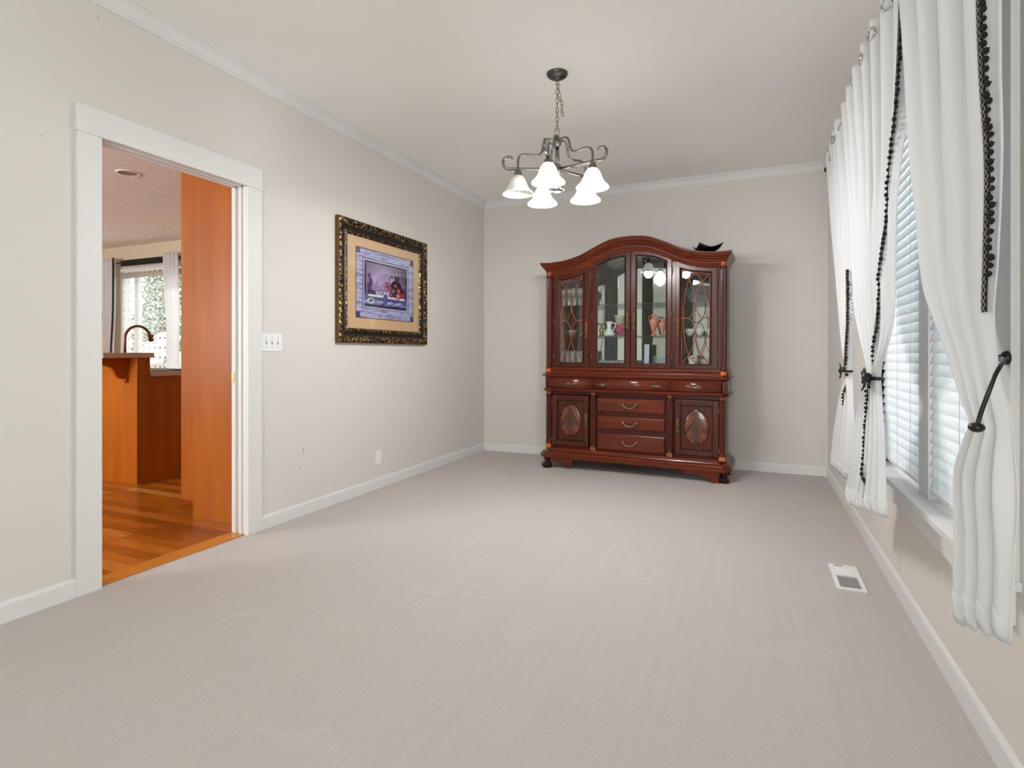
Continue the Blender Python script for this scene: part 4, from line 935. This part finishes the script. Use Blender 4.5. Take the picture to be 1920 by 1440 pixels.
# silver tray, bowls, box behind the right lattice door
t = inside('serving_tray', 'pierced silver serving tray standing on the top right shelf', 'tray', .575, .32, S2)
mb = MB(); rings = []
for (k, yy) in ((1, 0), (.97, -.006), (.78, .004), (.74, .010), (.5, .012)):
    rings.append([(.125*k*abs(math.cos(a))**.7*(1 if math.cos(a) > 0 else -1), yy+.35*(.085*k*math.sin(a)), .088+.085*k*abs(math.sin(a))**.7*(1 if math.sin(a) > 0 else -1)) for a in [2*PI*i/40 for i in range(40)]])
mb.ringloft(rings, smooth=True); tr = mb.build('tray', SILV, t)
mb = MB()
for i in range(5):
    for j in range(2): mb.box(-.040+.018*i, -.028+.018*i, -.004, .004, .075+.016*j, .080+.016*j, 0, Euler((-.3, 0, 0)))
mb.build('pierced_slots', DARKHOLE, tr)
for i, x in enumerate((.485, .570, .655)):
    t = inside('porcelain_bowl', ['leftmost', 'middle', 'rightmost'][i]+' white porcelain bowl on the shelf behind the right lattice door', 'bowl', x, .26, S1, 'white bowls behind the right lattice door')
    MB().lathe([(.018, 0), (.020, .006), (.034, .022), (.042, .045), (.043, .062), (.040, .062), (.036, .03), (.001, .012)], (0, 0, 0), 24, cap=False).build('bowl', PORC, t)
t = inside('painted_jar', 'white jar with a red flower behind the right lattice door', 'jar', .525, .18, FZ)
MB().lathe([(.036, 0), (.040, .01), (.041, .03), (.036, .05), (.041, .06), (.042, .075), (.035, .095), (.024, .10)], (0, 0, 0), 20).build('body', mat('cream_porcelain', (230, 220, 205), .3), t)
mb = MB()
for a in range(5): mb.sphere((.008*math.cos(a*1.257)+.008, -.040, .078+.008*math.sin(a*1.257)), .006, 8, 5, (1, .5, 1))
mb.build('red_flower', mat('red_glaze', (196, 70, 50), .4), t)
t = inside('photo_card', 'pale blue standing card left of the plates behind the right arched door', 'card', .105, .26, FZ)
MB().box(-.022, .022, -.002, .002, 0, .20, 0, Euler((-.1, 0, 0)), (0, 0, 0)).build('card', mat('pale_blue_card', (196, 206, 218), .6), t)


# ---------------------------------------------------------------- kitchen seen through the doorway
pc = thing('pantry_cabinet', 'tall plain orange wood pantry cabinet side just inside the doorway', 'cabinet', (-3.19, 2.86, 0))
mb = MB(); mb.prism([(-3.387, 0), (-2.885, 0), (-2.885, 2.42), (-3.500, 2.42), (-3.500, .108), (-3.387, .108)], 2.529, 2.549, 'xz'); mb.build('side_panel', KWOOD, pc)
MB().box(-3.480, -2.885, 2.549, 3.18, .11, 2.42).build('carcass', KWOOD, pc)
for z0, z1 in ((.115, 1.30), (1.305, 2.415)):
    o = MB().box(-3.500, -3.481, 2.552, 3.178, z0, z1, .002).build('door', KWOOD, pc)
    MB().lathe([(.007, 0), (.008, .012), (.014, .020), (.012, .028)], (-3.50, 3.12, 1.24 if z0 < 1 else 1.37), 14, M=Matrix.Rotation(-PI/2, 3, 'Y')).build('knob', BRASS, o)
MB().box(-3.400, -3.380, 2.549, 3.18, 0, .11).build('toe_kick', KWOOD, pc)
# peninsula: pony wall with raised bar, lower cabinet, worktops
pen = thing('peninsula', 'orange wood peninsula base with raised bar wall', 'kitchen island', (-5.3, 3.2, 0))
mb = MB(); mb.box(-6.6, -4.638, 2.969, 3.075, 0, 1.041); mb.build('bar_wall', KWOOD, pen)
mb = MB(); mb.box(-5.115, -4.665, 2.9665, 2.969, 0.0, .035); mb.box(-4.662, -4.6345, 2.965, 2.990, 0, 1.041, .003); mb.box(-6.6, -5.135, 2.966, 2.969, 0, 1.04); mb.box(-4.638, -4.6345, 2.99, 3.62, 0, .036); mb.build('trim_strip', KWOOD, pen)
mb = MB(); mb.box(-6.6, -4.640, 3.075, 3.64, 0, .883); mb.build('base_cabinet', KWOOD, pen)
# corbel under the bar overhang
mb = MB(); cv = spline([(0, 2.745, 1.0), (0, 2.755, .985), (0, 2.81, .975), (0, 2.85, .955), (0, 2.872, .915), (0, 2.895, .880), (0, 2.925, .868), (0, 2.945, .866)], 4)
poly = [(2.967, 1.040), (2.740, 1.040)]+[(p.y, p.z) for p in cv]+[(2.967, .866)]
mb.prism(poly, -4.800, -4.764, 'yz'); mb.box(-4.812, -4.752, 2.950, 2.968, .845, 1.041, .002); mb.box(-4.815, -4.748, 2.938, 2.968, .838, .850, .002); part_label(mb.build('corbel', KWOOD, pen), 'scrolled wood corbel under the bar overhang')
bt = tag(MB().box(-6.62, -4.625, 2.70, 3.105, 1.041, 1.083, .006).build('bar_top', LAMIN, None), 'tan laminate raised bar top on the peninsula', 'countertop')
wt = tag(MB().box(-6.62, -4.615, 3.078, 3.66, .884, .922, .006).build('counter_top', LAMIN, None), 'tan laminate lower worktop behind the raised bar', 'countertop')
sk = thing('kitchen_sink', 'dark sink rim in the lower worktop beyond the bar', 'sink', (-5.05, 3.42, .922))
mb = MB(); mb.box(-5.4, -4.70, 3.20, 3.225, .9225, .930, .002); mb.box(-5.4, -4.70, 3.60, 3.625, .9225, .930, .002); mb.box(-5.4, -5.375, 3.2, 3.625, .9225, .930, .002); mb.box(-4.725, -4.70, 3.2, 3.625, .9225, .930, .002); mb.build('rim', DARKHOLE, sk)
FX = -5.088
fc = thing('kitchen_faucet', 'bronze gooseneck pull-down faucet behind the bar top', 'faucet', (FX, 3.15, .922))
pts = [(FX, 3.150, .922), (FX, 3.150, 1.20)]+[(FX, 3.150+.115-.115*math.cos(q), 1.205+.118*math.sin(q)) for q in [PI*i/14 for i in range(0, 12)]]
pl = pts[-1]; MB().tube(pts, .0115, 12).build('neck', COPPER, fc)
e = Vector(pl); d_ = Vector((0, .36, -.93)).normalized(); mb = MB(); mb.tube([e-d_*.002, e+d_*.010, e+d_*.04, e+d_*.088, e+d_*.096], [.0125, .015, .016, .022, .019], 14); sh = mb.build('spray_head', COPPER, fc)
MB().box(FX-.005, FX+.005, e.y+.035, e.y+.048, e.z-.055, e.z-.03, .002).build('spray_button', DARKHOLE, sh)
MB().lathe([(.028, .9225), (.028, .928), (.018, .934), (.017, .99), (.013, 1.0)], (FX, 3.15, 0), 18).build('base', COPPER, fc)
hd = thing('faucet_handle', 'thin black wire stand at the left edge of the bar', 'stand', (-5.62, 2.95, 1.083))
mb = MB(); mb.tube([(-5.62, 2.95, 1.084), (-5.62, 2.95, 1.12)], .004, 6); mb.tube([(-5.66, 2.95, 1.118), (-5.56, 2.95, 1.122)], .003, 6); mb.lathe([(.03, 1.083), (.03, 1.086), (.005, 1.09)], (-5.62, 2.95, 0), 14); mb.build('wire', BLACK, hd); hd.name = 'wire_stand'
# recessed ceiling light, switched off
rl = thing('recessed_light', 'unlit recessed ceiling light in the kitchen ceiling', 'ceiling light', (-5.33, 3.33, ZC))
MB().lathe([(.098, ZC), (.097, ZC-.006), (.080, ZC-.008), (.078, ZC-.004)], (-5.33, 3.33, 0), 32, cap=False).build('trim_ring', WPLAST, rl, solid=.002)
MB().lathe([(.079, ZC-.002), (.079, ZC-.003)], (-5.33, 3.33, 0), 32).build('baffle', mat('tan_baffle', (150, 116, 72), .6), rl)
# patio door
w3 = thing('window_3', None, None, (-8.35, KY1, 0), kind='structure')
mb = MB()
for x in (PX0, PX1): mb.box(x-.03, x+.03, KY1-.01, KY1+.10, 0, PZ1)
mb.box(PX0, PX1, KY1-.01, KY1+.10, PZ1-.05, PZ1+.03); mb.box(PX0, PX1, KY1, KY1+.10, 0, .06)
for x in (-8.83, -8.09): mb.box(x-.045, x+.045, KY1+.02, KY1+.08, .05, PZ1)
mb.build('frame', TRIM, w3); MB().box(PX0, PX1, KY1+.05, KY1+.055, .05, PZ1-.04).build('pane', PANE, w3)
# sheer with dashes, black valance band, raised shade
sc = thing('sheer_curtain', 'sheer white curtain with black dashes over the patio door', 'curtain', (-8.5, 5.55, 2.47), group=None)
mb = MB(); mb.grid(lambda a, b: Vector((-9.06+1.28*a, 5.545+.010*math.sin(a*62), .25+2.22*b)), 120, 4); mb.build('sheer', SHEERD, sc, recalc=False)
part_label(MB().box(-9.02, -7.86, 5.520, 5.534, 2.425, 2.515, .003).build('black_heading', BLACKC, sc), 'black band across the top')
sd = thing('roller_shade', 'raised beige shade at the top of the patio door', 'shade', (-8.45, 5.58, 2.36))
mb = MB(); mb.lathe([(.045, 0), (.045, 1.50)], (0, 0, 0), 18); mb.v = [(-9.10+z, 5.575+x*.4, 2.285+y) for x, y, z in mb.v]; mb.build('rolled_fabric', mat('beige_shade_fabric', (176, 162, 144), .8), sd)
MB().box(-9.10, -7.6, 5.56, 5.60, 2.345, 2.385).build('head_rail', WPLAST, sd)
kr_ = thing('curtain_rod', 'dark rod across the top of the patio door in the kitchen', 'curtain rod', (-8.45, 5.52, 2.475))
MB().tube([(-9.20, 5.52, 2.475), (-7.50, 5.52, 2.475)], .012, 10).build('rod', NAVY, kr_)
MB().sphere((-9.21, 5.52, 2.475), .034, 12, 8).build('finial', NAVY, kr_); MB().sphere((-7.70, 5.52, 2.475), .034, 12, 8).build('finial', NAVY, kr_)
def kcurt(x0, x1, bot, lab, lean, trimmed):
    t = thing('curtain', lab, 'curtain', ((x0+x1)/2, 5.50, 2.53), group=None)
    def F(a, b):
        z = .35+(2.555-.35)*b; g = lean*(1-b); wn = 1-.35*math.exp(-((z-bot)/.5)**2)
        return Vector(((x0+x1)/2+(a-.5)*(x1-x0)*wn+g, 5.49+.030*math.sin(a*4*2*PI), z))
    mb = MB(); mb.grid(F, 64, 30); mb.build('panel', KCURT, t, solid=.002, recalc=False)
    if trimmed:
        mb = MB(); mb.grid(lambda a, b: F(.96, b)+Vector((-.02+.04*a, -.012, 0)), 2, 30); tr = mb.build('braid_trim', BLACKC, t, solid=.002, recalc=False)
        mb = MB()
        for i in range(52): p = F(.96, .06+.92*i/52)+Vector((.028, -.018, 0)); mb.sphere(p, .010, 6, 4)
        tag(mb.build('pompoms', BLACKC, tr), kind='stuff')
kcurt(-9.43, -9.08, 1.0, 'white curtain with black pompom edge left of the patio door', .0, True)
kcurt(-8.00, -7.66, 1.0, 'plain white curtain right of the patio door', .12, False)
# hanging triangular planter
tp = thing('wall_planter', 'black triangular planter hanging by a wire beside the kitchen curtain', 'planter', (-9.62, KY1, 1.86))
mb = MB(); mb.ringloft([[(-9.77, KY1-.002, 1.855), (-9.47, KY1-.002, 1.855), (-9.60, KY1-.09, 1.855)], [(-9.625, KY1-.002, 1.605), (-9.615, KY1-.002, 1.605), (-9.62, KY1-.01, 1.605)]]); mb.build('pot', BLACK, tp)
MB().box(-9.77, -9.47, KY1-.012, KY1-.002, 1.855, 1.872).build('rim', BRASS, tp)
mb = MB(); mb.tube([(-9.74, KY1-.006, 1.87), (-9.62, KY1-.006, 2.11)], .005, 6); mb.tube([(-9.50, KY1-.006, 1.87), (-9.62, KY1-.006, 2.11)], .005, 6); mb.build('hanger', NAVY, tp)
MB().sphere((-9.62, KY1-.006, 2.11), .012).build('wall_hook', NAVY, tp)

# ---------------------------------------------------------------- garden outside the patio door
struct(MB().box(-30, 14, KY1+.2, 24, -.25, -.10), 'ground', mat('concrete_patio', (206, 204, 200), .8))
LEAF = mat('garden_hedge_leaves', (92, 122, 82), .6); ln = noise(LEAF, coords(LEAF), 9, 4); L(LEAF, ramp(LEAF, ln, [(.35, (58, 88, 60)), (.5, (104, 136, 104)), (.65, (160, 186, 150))]), bsdf(LEAF).inputs['Base Color'])
def shrub(label, cx, cy, rx, ry, h, n, seed):
    r = random.Random(seed); t = thing('garden_shrub', label, 'shrub', (cx, cy, -.1))
    mb = MB()
    for i in range(n):
        th = r.uniform(0, 2*PI); q = r.random()**.4; z = r.uniform(.02, 1); k = math.sqrt(max(0, 1-(z*1.05-.15)**4))
        c = Vector((cx+rx*q*k*math.cos(th), cy+ry*q*k*math.sin(th), -.1+z*h)); a = Vector((r.uniform(-1, 1), r.uniform(-1, 1), r.uniform(-.6, .9))).normalized(); b = a.orthogonal().normalized(); l = r.uniform(.07, .14)
        mb.add([c, c+a*l*.5+b*l*.28, c+a*l, c+a*l*.5-b*l*.28], [(0, 1, 2, 3)])
    tag(mb.build('leaves', LEAF, t, recalc=False), kind='stuff')
    MB().lathe([(.09, -.1), (.06, h*.5), (.02, h*.8)], (cx, cy, 0), 10).build('stem', mat('bark', (92, 76, 60), .9) if 'bark' not in bpy.data.materials else bpy.data.materials['bark'], t)
shrub('dense green shrub behind the patio table', -13.6, 9.9, 1.35, 1.0, 3.4, 6200, 1)
shrub('tall green shrub at the right of the patio door view', -10.7, 9.75, 1.3, .9, 3.4, 5600, 2)
fn = thing('garden_fence', 'pale board fence at the end of the patio', 'fence', (-13, 11.4, -.1))
mb = MB()
for i in range(70): mb.box(-20+i*.2, -20+i*.2+.19, 11.4, 11.43, -.1, 1.9)
mb.build('boards', mat('pale_fence_boards', (196, 190, 178), .8), fn)
mb = MB(); mb.box(-20, -6, 11.37, 11.40, 1.6, 1.7); mb.box(-20, -6, 11.37, 11.40, .3, .4); mb.build('rails', bpy.data.materials['pale_fence_boards'], fn)
pt = thing('patio_umbrella', 'white tilted round patio umbrella outside the patio door', 'umbrella', (-11.75, 8.0, -.1))
Mx = Euler((math.radians(52), math.radians(8), 0)).to_matrix()
MB().lathe([(.50, 0), (.42, .06), (.25, .12), (.02, .17)], (-11.75, 8.0, 1.20), 8, M=Mx, cap=False).build('canopy', CURT, pt, solid=.003)
MB().tube([(-11.75, 8.0, -.1), (-11.75, 8.05, 1.3)], .018, 8).build('pole', WPLAST, pt)
gr_ = thing('covered_grill', 'grey covered grill on the patio', 'grill', (-11.0, 8.1, -.1))
mb = MB(); mb.ringloft([[(-11.42, 7.8, -.1), (-10.5, 7.8, -.1), (-10.5, 8.4, -.1), (-11.42, 8.4, -.1)], [(-11.38, 7.83, .85), (-10.5, 7.83, .85), (-10.5, 8.37, .85), (-11.38, 8.37, .85)], [(-11.30, 7.95, 1.02), (-10.6, 7.95, 1.05), (-10.6, 8.25, 1.05), (-11.30, 8.25, 1.02)], [(-11.1, 8.05, 1.15), (-10.7, 8.05, 1.16), (-10.7, 8.15, 1.16), (-11.1, 8.15, 1.15)]]); mb.build('cover', mat('pale_grey_grill_cover', (186, 190, 194), .7), gr_, bev=.03)
pc2 = thing('patio_chair', 'tan wicker patio chair in front of the shrub', 'chair', (-11.72, 7.6, -.1))
wk = mat('tan_wicker', (188, 160, 132), .8); mb = MB(); mb.box(-12.0, -11.5, 7.4, 7.85, .28, .36, .02); mb.build('seat', wk, pc2)
MB().box(-12.0, -11.5, 7.83, 7.88, .36, .86, .02).build('backrest', wk, pc2)
for x in (-11.97, -11.53):
    for y in (7.43, 7.84): MB().box(x-.02, x+.02, y-.02, y+.02, -.1, .28).build('leg', wk, pc2)
for o in bpy.data.objects:
    if '_w' in o: del o['_w']
